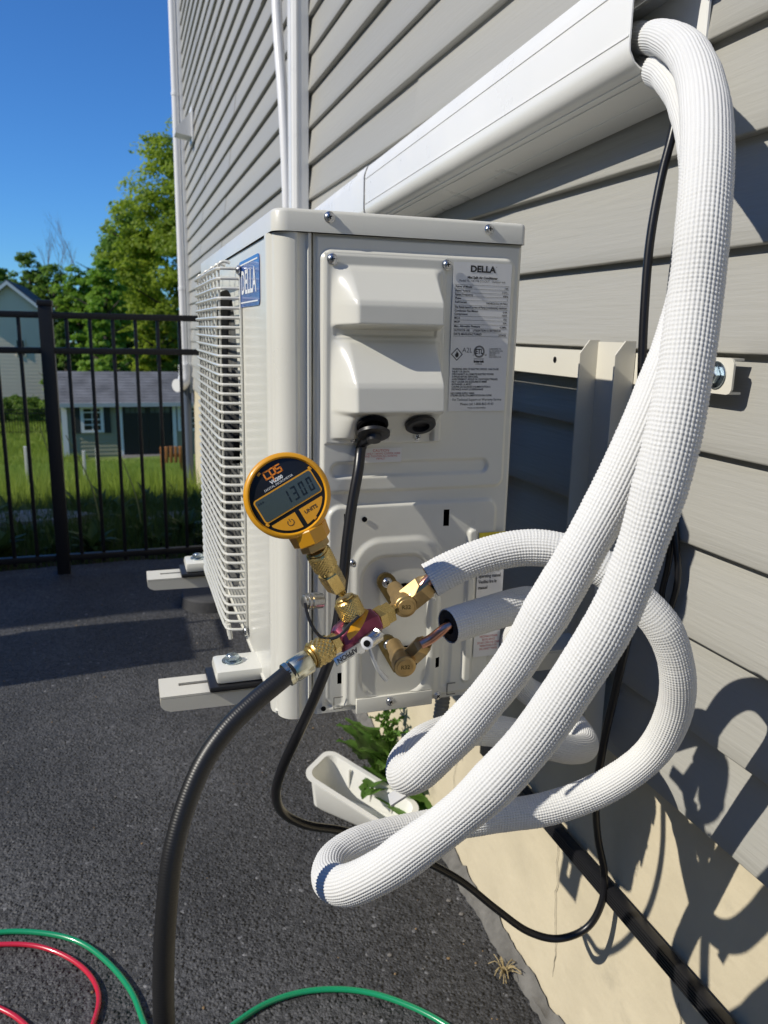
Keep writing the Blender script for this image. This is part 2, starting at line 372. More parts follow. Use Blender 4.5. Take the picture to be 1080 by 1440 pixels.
# ------------------------------------------------------------------ the grey house
house = thing('house', 'grey vinyl sided house with a beige foundation, the air conditioner mounted on it', 'house', (0, 1.5, 0))
YF = 7.22; YN = -4.2; ZT = 5.72; C0 = 1.141; CC = 0.1143
mb = MB().box(0.028, 7.5, YN, YF - 0.02, 0.50, ZT)
obj('wall_core', mb, M_siding, house, smooth=False)
mb = MB()
ysf = np.linspace(YN, YF - 0.03, 240)
prof = [-0.4, 0.0, 0.05, 0.15, 0.3, 0.45, 0.60]
for y in ysf:
    for z in prof: mb.v.append((0.013 + 0.0018 * noise.noise((y * 1.5, z * 3, 5)) - (0.004 if z <= .05 else 0), y, z))
m_ = len(prof)
for i in range(len(ysf) - 1):
    for j in range(m_ - 1): mb.f.append((i*m_ + j, i*m_ + j + 1, (i+1)*m_ + j + 1, (i+1)*m_ + j)); mb.mi.append(0)
obj('foundation', mb, M_found, house, angle=60)
# rough cement smear along the foot of the foundation
mb = MB(); ysf = np.linspace(-1.2, 3.2, 420)
for y in ysf:
    h = 0.026 + 0.016 * noise.noise((y * 9, 0, 0)) + 0.016 * noise.noise((y * 33, 2, 0)) + .008 * noise.noise((y * 110, 5, 0)); w = 0.004 + 0.007 * noise.noise((y * 13, 7, 0)) + 0.006 * noise.noise((y * 55, 9, 0))
    mb.v += [(0.0085 - 0.0025, y, h), (0.000, y, h * .6), (-0.010 - w * .4, y, 0.012), (-0.014 - w, y, -0.004)]
for i in range(len(ysf) - 1):
    for j in range(3): mb.f.append((i*4 + j, (i+1)*4 + j, (i+1)*4 + j + 1, i*4 + j + 1)); mb.mi.append(0)
obj('cement_smear', mb, M_cement, house, angle=60)

# hairline cracks in the parging
for seed_, y_, za, zb_ in ((1, .19, .33, .03), (2, -.36, .56, .30), (3, .62, .40, .05), (4, -.12, .30, .10)):
    q = MB(); rr_ = random.Random(seed_); pts_ = []; z_ = za; yy = y_
    while z_ > zb_: pts_.append((yy, z_)); z_ -= rr_.uniform(.006, .016); yy += rr_.uniform(-.0045, .0045)
    for i in range(len(pts_) - 1):
        (a, b), (c, d) = pts_[i], pts_[i+1]; w = .00045 + .0004 * rr_.random(); xx = .0102
        q.add([(xx, a - w, b), (xx, a + w, b), (xx, c + w, d), (xx, c - w, d)], [(0, 1, 2, 3)])
    obj('crack', q, mat('crack_line', (.20, .175, .13), .9), house, smooth=False)

def board_mesh(L):
    mb = MB(); pr = [(0.022, 0.0005), (0.0022, 0.0), (0.0006, 0.0008), (0.0, 0.0028), (0.0022, 0.022), (0.0150, CC + 0.004)]
    k = len(pr); ny = 2
    mb.v = [(x, y, z) for y in (0, L) for x, z in pr]
    mb.f = [(i, i + 1, k + i + 1, k + i) for i in range(k - 1)] + [tuple(range(k)), tuple(range(2*k - 1, k - 1, -1))]
    mb.mi = [0] * len(mb.f)
    return mesh_from('siding_board', mb, M_siding, 50)
BL = 3.68
bmesh_full = board_mesh(BL)
bcut = {}
nk = 0
for k in range(-40, 5):
    z = C0 - (k + 1) * CC
    if z > ZT - .05: continue
    start = YN - ((k * 1.37) % 3.0); y = start
    i = 0
    while y < YF - 0.05:
        a = max(y, YN); b = min(y + BL, YF - 0.03)
        if b - a > 0.05:
            L = round(b - a, 3)
            if abs(L - BL) < 1e-3: me = bmesh_full
            else: me = bcut.setdefault(L, board_mesh(L))
            o = inst('siding_board', me, house, (-0.0022 * (i % 2), a - 1.5, z + random.uniform(-.0006, .0006))); nk += 1
        y += BL - 0.03; i += 1
obj('corner_trim', MB().box(-0.022, 0.10, YF - 0.075, YF + 0.02, 0.53, ZT, .004), M_trim, house)
obj('eave_board', MB().box(-0.03, 0.02, YN, YF + 0.02, ZT, ZT + 0.2, .004), M_trim, house)
M_shing = mat('grey_shingles', (0.115, 0.115, 0.122), 0.9, var=0.35, vscale=9, bump=0.6, bdist=0.01, bscale=40)
obj('roof', MB().prism([(-0.1, ZT + .2), (3.75, ZT + 2.6), (7.6, ZT + .2)], YN - .2, YF + .25, fn=lambda a, b, t: (a, t, b)), M_shing, house, smooth=False)
# downspout at the corner with its white elbow
ds = thing('downspout', 'white downspout running down the far corner of the grey house', 'downspout', (-0.06, YF - 0.01, 0))
obj('pipe', MB().tube([(-0.058, YF - .02, 5.7), (-0.058, YF - .02, 0.72)], 0.034, 16), M_pvc, ds)
for z in (1.5, 3.2, 4.9): obj('strap', MB().lathe((-0.058, YF - .02, z), (0, 0, 1), [(0, .035), (.002, .038), (.03, .038), (.032, .035)], 16), M_pvc, ds)
obj('elbow', MB().tube(spline([(-0.058, YF - .03, .80), (-0.060, YF - .04, .70), (-0.075, YF - .06, .64), (-0.11, YF - .10, .61), (-0.15, YF - .14, .605)], .02), 0.062, 18), M_pvc, ds)
obj('lower_pipe', MB().tube([(-0.050, YF - .02, .66), (-0.050, YF - .02, -.65)], 0.045, 16), mat('shade_tinted_pipe', (0.10, 0.13, 0.19), .5), ds)  # white pipe in shade: the shade is put into the grey blue
# vent hood high on the far wall
vh = thing('wall_vent', 'small white vent hood sticking out high on the far end of the siding', 'vent', (0, 6.3, 2.74))
obj('hood', MB().prism([(-0.005, 2.86), (-0.14, 2.71), (-0.14, 2.68), (-0.005, 2.66)], 6.21, 6.39), M_white, vh)
obj('flange', MB().box(-0.012, 0.004, 6.18, 6.42, 2.62, 2.89, .003), M_white, vh)

# ------------------------------------------------------------------ building and bin invented out of frame on the left to throw the shade
gar = thing('shade_building', 'tan gabled building left of the fence, added unseen to shade the garden bed', 'shade_building', (-6.2, 4.6, 0))
GX = -4.55
obj('wall', MB().box(-8.6, GX, 1.97, 5.35, -0.9, 3.50), mat('tan_siding', (.36, .31, .24), .7), gar, smooth=False)
obj('roof', MB().prism([(-8.8, 3.504), (-6.6, 4.9), (GX + .25, 3.504)], 1.87, 5.45), M_shing, gar, smooth=False)
obj('door', MB().box(-7.8, -5.3, 1.92, 1.968, 0.0, 2.2, .01), M_trim, gar)
bn = thing('shadow_bin', 'dark green wheeled rubbish bin added unseen to cast the shadow on the drive', 'bin', (-2.0, 2.05, 0))
BH = 1.12; BX = -1.93
M_bin = mat('green_bin_plastic', (0.03, 0.06, 0.04), 0.5)
mbb = MB(); bv = [(-2.42, 1.72), (BX, 1.72), (BX, 2.14), (-2.42, 2.14)]
mbb.prism([(-2.40, .06), (BX - .03, .06), (BX + .02, BH - .08), (-2.46, BH - .08)], 1.72, 2.14)
obj('body', mbb, M_bin, bn)
obj('lid', MB().prism([(-2.48, BH - .078), (BX + .03, BH - .078), (BX + .01, BH - .03), (-2.3, BH)], 1.71, 2.15), M_bin, bn)
obj('handle', MB().tube([(BX, 1.78, BH - .05), (BX + .09, 1.78, BH + .0), (BX + .09, 2.08, BH + .0), (BX, 2.08, BH - .05)], .012, 8), M_bin, bn)
for y in (1.74, 2.12): obj('wheel', MB().ccyl((BX - .02, y - .025, .1), (BX - .02, y + .025, .1), .1, .01), M_black, bn)

# ------------------------------------------------------------------ fence
fence = thing('metal_fence', 'black metal picket fence running from the house wall across the near edge of the garden', 'fence', (-1.0, 3.075, 0))
FY = 3.075
for z, h in ((1.197, .028), (1.042, .028), (0.075, .030)):
    obj('rail', MB().box(-4.5, -0.012, FY - .014, FY + .014, z - h/2, z + h/2, .003), M_fence, fence)
pk = mesh_from('picket', MB().box(-.008, .008, -.008, .008, 0, 1.19 - .045, .002), M_fence)
for i in range(46):
    x = -0.085 - i * 0.0985
    if x < -4.45: break
    if abs(x + 0.957) < .02 or abs(x + 2.8) < .02: continue
    inst('picket', pk, fence, (x + 1.0, 0, 0.045))
for x in (-0.957, -2.80):
    obj('post', MB().box(x - .029, x + .029, FY - .029, FY + .029, -.2, 1.235, .003), M_fence, fence)
    obj('post_cap', MB().box(x - .033, x + .033, FY - .033, FY + .033, 1.2355, 1.262, .006), M_fence, fence)

# ------------------------------------------------------------------ plants of the bed, lawn grass
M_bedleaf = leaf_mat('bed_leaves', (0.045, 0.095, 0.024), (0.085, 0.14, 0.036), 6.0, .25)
M_grass = leaf_mat('grass_blades', (0.19, 0.285, 0.035), (0.31, 0.39, 0.070), 1.2, .4)
def leaf_quad(mb, base, dirv, upv, L, w, curl=0.25, seg=4):
    d = Vector(dirv).normalized(); u = Vector(upv).normalized(); sd = d.cross(u).normalized(); u = sd.cross(d)
    vs = []; fs = []
    for i in range(seg + 1):
        t = i / seg; c = Vector(base) + d * (L * t) + u * (curl * L * (t - t * t * 1.7)); ww = w * (math.sin(math.pi * min(1, .08 + .92 * t ** .8)) * .95 + .05)
        if i == seg: ww *= .1
        vs += [c - sd * ww + u * ww * .35, c, c + sd * ww + u * ww * .35]
        if i: o = (i - 1) * 3; fs += [(o, o + 1, o + 4, o + 3), (o + 1, o + 2, o + 5, o + 4)]
    mb.add(vs, fs)
def rosette(nl, L, w, seed):
    r = random.Random(seed); mb = MB()
    for i in range(nl):
        a = i * 2.4 + r.uniform(-.3, .3); el = r.uniform(.2, 1.25); l = L * r.uniform(.55, 1.1)
        d = (math.cos(a) * math.cos(el), math.sin(a) * math.cos(el), math.sin(el)); b = (math.cos(a) * .02, math.sin(a) * .02, r.uniform(0, .5) * L)
        leaf_quad(mb, b, d, (0, 0, 1), l, w * r.uniform(.7, 1.2), r.uniform(.1, .4))
    return mesh_from('leaves', mb, M_bedleaf, 80)
ros = [rosette(26, .20, .035, 1), rosette(34, .16, .045, 2), rosette(22, .26, .022, 3), rosette(40, .13, .03, 4)]
spots = []
for i in range(300):
    x = random.uniform(-2.0, .25); y = random.uniform(3.32, 6.6)
    if y > 6.0 and random.random() < .5: continue
    if all((x - a) ** 2 + (y - b) ** 2 > .17 ** 2 for a, b in spots): spots.append((x, y))
    if len(spots) > 70: break
for x, y in spots:
    o = inst('garden_plant', random.choice(ros), None, (x, y, terr(y) - .02), (0, 0, random.uniform(0, 6.28)), (random.uniform(.40, .85),) * 3)
    tag(o, 'leafy green plant in the shaded garden bed behind the black fence', 'plant', 'leafy plants in the shaded garden bed')
# pale stalks
for k, (x, y, h, lean, lb) in enumerate(((-.98, 3.75, .62, -.10, 'tall pale curving stalk in the bed just right of the fence post'), (-.80, 3.85, .56, -.16, 'second pale grass stalk, arching right of the tallest one'), (-.58, 3.8, .42, -.09, 'shortest pale stalk in the shaded bed'))):
    st = MB().tube(spline([(x, y, -.03), (x + lean * .3, y, h * .5), (x + lean, y, h)], .05), .004, 6, rf=lambda t: .005 - .003 * t)
    tag(obj('grass_stalk', st, mat('pale_stalk', (.24, .27, .12), .7)), lb, 'stalk', 'pale stalks in the bed')
# blades
def blades(name, n, xr, yr, h0, h1, w, dens=None, m=M_grass):
    v = np.zeros((n, 3, 3)); 
    t = RNG.random(n); y = yr[0] + (yr[1] - yr[0]) * t; x = xr[0](y) + (xr[1](y) - xr[0](y)) * RNG.random(n)
    z = np.where(y < 3.6, 0, np.where(y < 29, -.149 * (y - 3.6), -3.785 - .015 * (y - 29))) - .04
    h = h0 + (h1 - h0) * RNG.random(n) ** 1.5; a = RNG.random(n) * 6.283; ln = h * .5 * RNG.random(n); b = RNG.random(n) * 6.283
    ws = w * (1 + (y - yr[0]) * .06)
    v[:, 0] = np.c_[x - np.cos(a) * ws, y - np.sin(a) * ws, z]; v[:, 1] = np.c_[x + np.cos(a) * ws, y + np.sin(a) * ws, z]; v[:, 2] = np.c_[x + np.cos(b) * ln, y + np.sin(b) * ln, z + h]
    me = bpy.data.meshes.new(name); me.from_pydata(v.reshape(-1, 3).tolist(), [], np.arange(n * 3).reshape(-1, 3).tolist()); me.materials.append(m)
    o = bpy.data.objects.new(name, me); COL.objects.link(o); o['kind'] = 'stuff'; return o
blades('grass', 90000, (lambda y: -.75 - y * .19, lambda y: .6 + y * .03), (6.2, 30), .07, .24, .006)
blades('lawn_grass', 40000, (lambda y: -3.5 - y * .15, lambda y: -3.0 + y * .03), (28, 46), .10, .30, .012)
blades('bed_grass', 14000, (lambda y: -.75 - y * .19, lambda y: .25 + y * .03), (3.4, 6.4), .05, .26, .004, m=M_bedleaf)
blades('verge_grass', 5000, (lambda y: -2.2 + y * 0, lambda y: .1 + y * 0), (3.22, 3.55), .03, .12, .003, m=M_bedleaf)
blades('tall_weeds', 9000, (lambda y: -.75 - y * .19, lambda y: .5 + y * .03), (6.3, 8.5), .15, .42, .007)

slab = MB(); slab.prism([(-2.1, 4.35), (-1.02, 4.42), (-.86, 4.72), (-1.2, 5.15), (-2.2, 5.1)], -.15, -.045, fn=lambda a, b, t: (a, b, t - .12 * (b - 4.4)))
tag(obj('garden_slab', slab, M_stone, smooth=False), 'flat blue grey slab lying in the bed behind the left end of the fence', 'slab')
tag(obj('garden_slab', MB().prism([(-.55, 4.55), (-.1, 4.5), (.05, 4.8), (-.45, 4.95)], -.17, -.10, fn=lambda a, b, t: (a, b, t - .1 * (b - 4.5))), M_stone, smooth=False), 'small flat grey slab in the bed nearest the house corner', 'slab')
for (x, y, h, lb) in ((-1.797, 9.43, .42, 'white stake left of the black fence post'), (-1.181, 10.17, .37, 'white stake standing in the grass just right of the black fence post'), (-1.03, 10.6, .40, 'rightmost thin white stake in the grass')):
    tag(obj('plant_stake', MB().box(x - .02, x + .02, y - .012, y + .012, terr(y) - .1, terr(y) + h * 1.4, .003), M_white), lb, 'stake', 'white stakes in the grass')
wf = thing('wooden_frame', 'small orange slatted wooden frame standing on the lawn in front of the shed', 'wooden frame', (.12, 13.9, terr(13.9)))
zz = terr(13.9)
for i in range(5): obj('slat', MB().box(-.06 + i * .082, -.06 + i * .082 + .058, 13.9, 13.93, zz + .26, zz + .56, .006), M_wood, wf)
for x in (-.055, .285): obj('leg', MB().box(x, x + .05, 13.935, 13.98, zz - .02, zz + .5, .006), M_wood, wf)
obj('rail', MB().box(-.06, .335, 13.932, 13.934, zz + .36, zz + .42), M_wood, wf)

# ------------------------------------------------------------------ shed, neighbour house, far fence
SD = 31.5
def shed():
    s = thing('garden_shed', 'grey green garden shed with a shingled roof, white trim and black double doors', 'shed', (-0.4, SD, -3.8))
    x0, x1 = -2.93, 2.75; zb, ze = -3.95, -1.80
    M_sh = mat('shed_siding', (0.32, 0.31, 0.215), .75, var=.06, vscale=3)
    obj('wall', MB().box(x0 + .02, x1, SD + .02, SD + 2.6, zb, ze), M_sh, s, smooth=False)
    bd = mesh_from('siding_board', MB().prism([(0, 0), (-.018, 0), (-.004, .155), (0, .155)], 0, x1 - x0 - .2, fn=lambda a, b, t: (t, a, b)), M_sh, smooth=False)
    for i in range(13): inst('siding_board', bd, s, (x0 + .1 + .4, 0.018, zb + .16 + i * .155 + 3.8))
    M_roofsh = mat('shed_shingles', (0.145, 0.145, 0.150), .9, var=.3, vscale=1.6, bump=.6, bdist=.02, bscale=14)
    rr = obj('roof', MB().prism([(SD - .34, ze + .02), (SD - .34, ze - .07), (SD + 1.5, ze + 1.02), (SD + 3.2, ze - .07), (SD + 3.2, ze + .02), (SD + 1.5, ze + 1.13)], x0 - .22, x1 + .2, fn=lambda a, b, t: (t, a, b)), M_roofsh, s, smooth=False)
    nrow = 11
    rowm = MB()
    for i in range(nrow):
        t0 = i / nrow; y = SD - .34 + 1.84 * t0; z = ze + .025 + 1.11 * t0
        rowm.obox(((x0 + x1) / 2, y + .09, z + .065), (0, 1, .603), x1 - x0 + .42, .02, .185, up=(1, 0, 0)) if False else rowm.prism([(y, z), (y, z + .02), (y + .19, z + .118), (y + .19, z + .11)], x0 - .22, x1 + .2, fn=lambda a, b, t: (t, a, b))
    obj('shingle_rows', rowm, M_roofsh, s, smooth=False)
    obj('eave_trim', MB().box(x0 - .22, x1 + .2, SD - .372, SD - .342, ze - .09, ze + .06), mat('pale_blue_trim', (.38, .43, .44), .6), s)
    for x in (x0, x1 - .2): obj('corner_trim', MB().box(x, x + .2, SD - .045, SD + .1, zb, ze - .02), M_trim, s)
    M_gl = mat('dark_window', (.02, .025, .03), .08)
    M_shut = mat('dark_shutter', (.02, .025, .025), .6)
    for cx in (-1.83, 1.78):
        w = obj('window', MB().box(cx - .30, cx + .30, SD - .03, SD - .008, -2.80, -1.98), M_gl, s)
        fr = MB()
        fr.box(cx - .42, cx - .30, SD - .07, SD - .005, -2.90, -1.88); fr.box(cx + .30, cx + .42, SD - .07, SD - .005, -2.90, -1.88)
        fr.box(cx - .30, cx + .30, SD - .07, SD - .005, -1.98, -1.88); fr.box(cx - .30, cx + .30, SD - .07, SD - .005, -2.90, -2.80)
        obj('frame', fr, M_trim, w)
        gr = MB().box(cx - .015, cx + .015, SD - .05, SD - .031, -2.80, -1.98)
        for z in (-2.39, -2.12, -2.6): gr.box(cx - .30, cx - .016, SD - .05, SD - .031, z - .02, z + .02); gr.box(cx + .016, cx + .30, SD - .05, SD - .031, z - .02, z + .02)
        obj('glazing_bars', gr, M_trim, w)
        for sx in (-1, 1): obj('shutter', MB().box(cx + sx * .55 - .12, cx + sx * .55 + .12, SD - .05, SD - .005, -2.92, -1.88), M_shut, s)
    for k in range(2):
        d = obj('door', MB().box(-.70 + k * .93, .22 + k * .93, SD - .05, SD - .005, -3.85, -1.86), mat('black_door', (.016, .016, .018), .5), s)
        for j in range(4): obj('pane', MB().box(-.60 + k * .93 + j * .19, -.44 + k * .93 + j * .19, SD - .06, SD - .052, -2.16, -1.96), mat('door_pane', (.10, .12, .13), .15), d)
        obj('hinge', MB().box(-.68 + k * 1.7, -.55 + k * 1.7, SD - .06, SD - .051, -3.0, -2.94), M_fence, d)
    for x in (-.86, 1.17): obj('door_trim', MB().box(x, x + .14, SD - .065, SD - .005, zb, -1.82), M_trim, s)
    obj('ramp', MB().prism([(SD - .9, -3.92), (SD - .06, -3.80), (SD - .06, -3.95)], -.8, 1.25, fn=lambda a, b, t: (t, a, b)), mat('grey_boards', (.16, .15, .14), .9), s, smooth=False)
shed()
def neighbour():
    d = 47.2
    h = thing('neighbour_house', 'tall pale grey gabled house at the left edge beyond the shed', 'house', (-7, d, -4))
    M_w = mat('pale_siding', (.74, .65, .50), .7, var=.03, vscale=1)
    cx = -6.25; hw = 1.78; zb = -5.0; ze = 1.72; za = 3.15
    obj('wall', MB().prism([(cx - hw, zb), (cx + hw, zb), (cx + hw, ze), (cx, za), (cx - hw, ze)], d, d + 9, fn=lambda a, b, t: (a, t, b)), M_w, h, smooth=False)
    obj('roof', MB().prism([(cx - hw - .25, ze - .22), (cx, za + .03), (cx + hw + .25, ze - .22), (cx + hw + .25, ze + .02), (cx, za + .28), (cx - hw - .25, ze + .02)], d - .3, d + 9.3, fn=lambda a, b, t: (a, t, b)), M_shing, h, smooth=False)
    for s_ in (-1, 1): obj('rake_board', MB().prism([(cx + s_ * (hw + .25), ze - .24), (cx + s_ * (hw + .25), ze - .05), (cx, za + .22), (cx, za + .02)], d - .34, d - .305, fn=lambda a, b, t: (a, t, b)), M_trim, h, smooth=False)
    w = obj('window', MB().box(cx + .22, cx + .58, d - .04, d - .005, -.55, .25), mat('dark_window_pane', (.02, .025, .03), .1), h)
    obj('frame', MB().box(cx + .16, cx + .22, d - .06, d - .005, -.62, .32).box(cx + .58, cx + .64, d - .06, d - .005, -.62, .32), M_w, w)
    for i in range(40):
        z = zb + .4 + i * .2
        if z > ze - .1: break
        obj('siding_board', MB().prism([(d - .002, z), (d - .010, z), (d - .005, z + .2)], cx - hw, cx + hw, fn=lambda a, b, t: (t, a, b)), M_w, h, smooth=False)
    obj('wing', MB().box(cx - 9, cx - hw - .01, d + 1, d + 8, zb, ze - .5), M_w, h, smooth=False)
neighbour()
ff = thing('far_fence', 'low black picket fence far off between the lawn and the pale gabled house', 'fence', (-5, 39.5, -3.95))
pk2 = mesh_from('picket', MB().box(-.012, .012, -.012, .012, 0, 1.22), M_fence, smooth=False)
for i in range(60): inst('picket', pk2, ff, (-3.9 + i * .1205, 0, 0))
for z in (.12, 1.0, 1.18): obj('rail', MB().box(-8.95, -1.7, 39.485, 39.515, -3.95 + z - .02, -3.95 + z + .02), M_fence, ff)
for x in (-8.9, -6.5, -4.1, -1.7): obj('post', MB().box(x - .04, x + .04, 39.45, 39.53, -4.1, -2.62), M_fence, ff)

# ------------------------------------------------------------------ trees
def crown_mesh(seed, rx, rz, nclump, nleaf, leaf, m, cone=0.0, gap=.85):
    r = np.random.default_rng(seed); allv = []
    cl = []
    while len(cl) < nclump:
        p = r.uniform(-1, 1, 3); q = np.linalg.norm(p)
        if q > 1 or (q < .5 and r.random() < .7): continue
        t = (p[2] + 1) / 2; k = (1 - cone * t)
        lump = .78 + .35 * noise.noise((p[0] * 1.7 + seed, p[1] * 1.7, p[2] * 1.7))
        cl.append((p[0] * rx * k * lump, p[1] * rx * k * lump, p[2] * rz * (.9 + .15 * lump), q))
    for cx, cy, cz, q in cl:
        n = int(nleaf * r.uniform(.4, 1.3)); cr = rx * r.uniform(.09, .20)
        p = r.normal(0, 1, (n, 3)); p /= np.maximum(1e-6, np.linalg.norm(p, axis=1))[:, None]; p *= (cr * r.random(n) ** .45)[:, None]; p[:, 2] *= .5
        p[:, 2] -= .25 * (p[:, 0] ** 2 + p[:, 1] ** 2) / max(cr, .01)
        c = p + (cx, cy, cz)
        # leaves turn their faces outwards and up, to the light
        nr = p / max(cr, .01) * .8 + np.array((cx / rx, cy / rx, cz / rz)) * .7 + np.array((0, 0, .45)) + r.normal(0, .55, (n, 3))
        nr /= np.maximum(1e-6, np.linalg.norm(nr, axis=1))[:, None]
        a = np.cross(nr, r.normal(0, 1, (n, 3))); a /= np.maximum(1e-6, np.linalg.norm(a, axis=1))[:, None]; b = np.cross(nr, a)
        s = (leaf * r.uniform(.6, 1.3, n))[:, None]
        allv.append(np.stack([c - a * s, c - b * s * .6, c + a * s, c + b * s * .6], 1))
    v = np.concatenate(allv).reshape(-1, 3); nq = len(v) // 4
    me = bpy.data.meshes.new('crown'); me.from_pydata(v.tolist(), [], np.arange(nq * 4).reshape(-1, 4).tolist()); me.materials.append(m)
    return me
M_lf1 = leaf_mat('spring_leaves', (0.25, 0.34, 0.028), (0.36, 0.45, 0.050), .35, .62)
M_lf2 = leaf_mat('deep_green_leaves', (0.17, 0.29, 0.038), (0.25, 0.37, 0.055), .4, .55)
M_lf3 = leaf_mat('fresh_green_leaves', (0.20, 0.36, 0.032), (0.28, 0.43, 0.055), .4, .55)
M_lf4 = leaf_mat('dark_green_leaves', (0.13, 0.235, 0.033), (0.20, 0.30, 0.045), .4, .55)
def trunk_mb(h, r0, seed, spread):
    r = random.Random(seed); mb = MB()
    mb.tube(spline([(0, 0, -.5), (r.uniform(-.2, .2), 0, h * .4), (r.uniform(-.3, .3), r.uniform(-.2, .2), h)], .5), r0, 8, rf=lambda t: r0 * (1 - .8 * t))
    for i in range(9):
        z = h * r.uniform(.3, .9); a = r.uniform(0, 6.28); l = spread * r.uniform(.5, .95)
        mb.tube(spline([(0, 0, z), (math.cos(a) * l * .5, math.sin(a) * l * .5, z + l * .35), (math.cos(a) * l, math.sin(a) * l, z + l * .6)], .4), r0 * .3, 6, rf=lambda t: r0 * .35 * (1 - .85 * t))
    return mb
LEAFK = .78
def tree(px, d, ztop, zcb, rx, m, seed, label, cone=.35, ncl=170, nlf=95, leaf=.13, x=None, y=None):
    zb = terr(y) - .1
    t = thing('tree', label, 'tree', (x, y, zb), 'trees behind the shed and fence')
    h = ztop - zb; ch = (ztop - zcb) / 2
    obj('trunk', trunk_mb(h * .85, .16 + h * .008, seed, rx), M_bark, t, local=True)
    inst('crown', crown_mesh(seed, rx, ch, ncl, int(nlf * 1.5), leaf * LEAFK, m, cone), t, (0, 0, (ztop + zcb) / 2 - zb))
T_ = [
 # x, y, top, crown base, radius, material, seed, label
 (2.75, 44.0, 11.6, -3.4, 5.0, M_lf1, 11, 'tallest yellow green tree rising beside the far corner of the house', .30, 420, 110, .14),
 (-.11, 54.0, 8.75, -3.6, 3.9, M_lf2, 12, 'deep green tree leaning against the left side of the tallest tree', .45, 300, 110, .15),
 (-1.26, 39.0, 4.1, -3.9, 1.75, M_lf3, 13, 'fresh light green narrow tree right behind the shed roof', .3, 190, 90, .11),
 (-2.95, 52.0, 4.7, -3.8, 2.6, M_lf3, 14, 'round fresh green tree above the gap between the fence post and the shed', .25, 210, 90, .13),
 (-4.75, 58.0, 5.1, -3.6, 2.6, M_lf2, 15, 'green bushy tree just right of the pale gable', .3, 190, 90, .14),
 (-6.7, 64.0, 6.3, -3.0, 2.7, M_lf4, 16, 'dark green tree showing above the ridge of the pale gabled house', .3, 180, 80, .16),
 (-9.8, 66.0, 6.0, -3.0, 3.0, M_lf2, 17, 'green tree at the left edge, behind the gabled roof', .3, 170, 80, .16),
 (1.15, 41.0, 2.4, -4.2, 1.9, M_lf1, 18, 'low yellow green tree behind the middle of the shed roof', .2, 190, 90, .11),
 (3.2, 39.0, 3.1, -4.2, 1.9, M_lf1, 19, 'low bushy tree behind the right end of the shed', .3, 160, 90, .12),
 (-3.55, 44.0, 1.3, -4.4, 1.6, M_lf4, 20, 'dark low shrubby tree in the shade beside the left end of the shed', .2, 140, 90, .11),
 (-1.9, 62.0, 5.2, -3.0, 3.0, M_lf4, 21, 'dark tree far behind the light green one', .3, 170, 80, .16),
 (6.2, 56.0, 10.8, -3.0, 4.2, M_lf2, 22, 'tall tree mostly hidden behind the house corner', .4, 150, 80, .17)]
for x, y, zt, zc, r_, m_l, sd, lb, cone, ncl, nlf, lf in T_: tree(0, 0, zt, zc, r_, m_l, sd, lb, cone, ncl, nlf, lf, x=x, y=y)
hd = thing('hedge', 'dark clipped hedge along the foot of the pale gabled house', 'hedge', (-6.3, 45.3, -4.1))
inst('foliage', crown_mesh(31, 2.9, .85, 150, 90, .10, M_lf4, .0), hd, (0, 0, .6), scale=(1, .35, 1))
def bare_tree(x, y, h, seed, label):
    t = thing('bare_tree', label, 'tree', (x, y, terr(y) - .1), 'bare trees behind the green ones')
    r = random.Random(seed); mb = MB()
    def br(p, d, l, rad, lev):
        q = p + d * l; mb.tube([p, (p + q) / 2 + Vector((r.uniform(-.05, .05), r.uniform(-.05, .05), 0)) * l, q], rad, 5, rf=lambda s: rad * (1 - .45 * s), caps=False)
        if lev == 0: return
        for k in range(3 if lev > 1 else 4):
            nd = (d + Vector((r.uniform(-.5, .5), r.uniform(-.5, .5), r.uniform(.1, .5)))).normalized(); br(p + d * l * r.uniform(.55, 1.0), nd, l * r.uniform(.45, .75), rad * .5, lev - 1)
    br(Vector((0, 0, 0)), Vector((0, 0, 1)), h * .5, .09, 4)
    obj('trunk', mb, M_baretwig, t, local=True)
bare_tree(-4.9, 64, 12.0, 3, 'bare grey tree above the round trees, the left one of two')
bare_tree(-2.1, 63, 12.2, 5, 'bare grey tree above the light green tree, the right one of two')

# unseen trees and a house added to block the bright low sky
src = [o for o in COL.objects if o.name.startswith('tree') and o.type == 'EMPTY'][:4]
for i, (x, y, k, lb) in enumerate(((-9, -17, 0, 'tree across the street behind the drive, the nearest one'), (-16, -14, 1, 'deep green tree across the street'), (-3, -21, 3, 'round tree across the street, opposite the house'), (4, -18, 1, 'unseen deep green tree added in front of the house to block low sky'), (-21, -6, 0, 'unseen tall tree added far left to block low sky'), (-23, 5, 3, 'unseen round tree added at the left to block low sky'), (-19, 13, 1, 'tree far left behind the garage'), (-13, -24, 0, 'tall tree farthest down the street'))):
    c = copy_tree(src[k]); c.location = (x, y, -1.5); c['label'] = lb; c['group'] = 'trees behind the camera'; c.scale = (1.25, 1.25, .8)

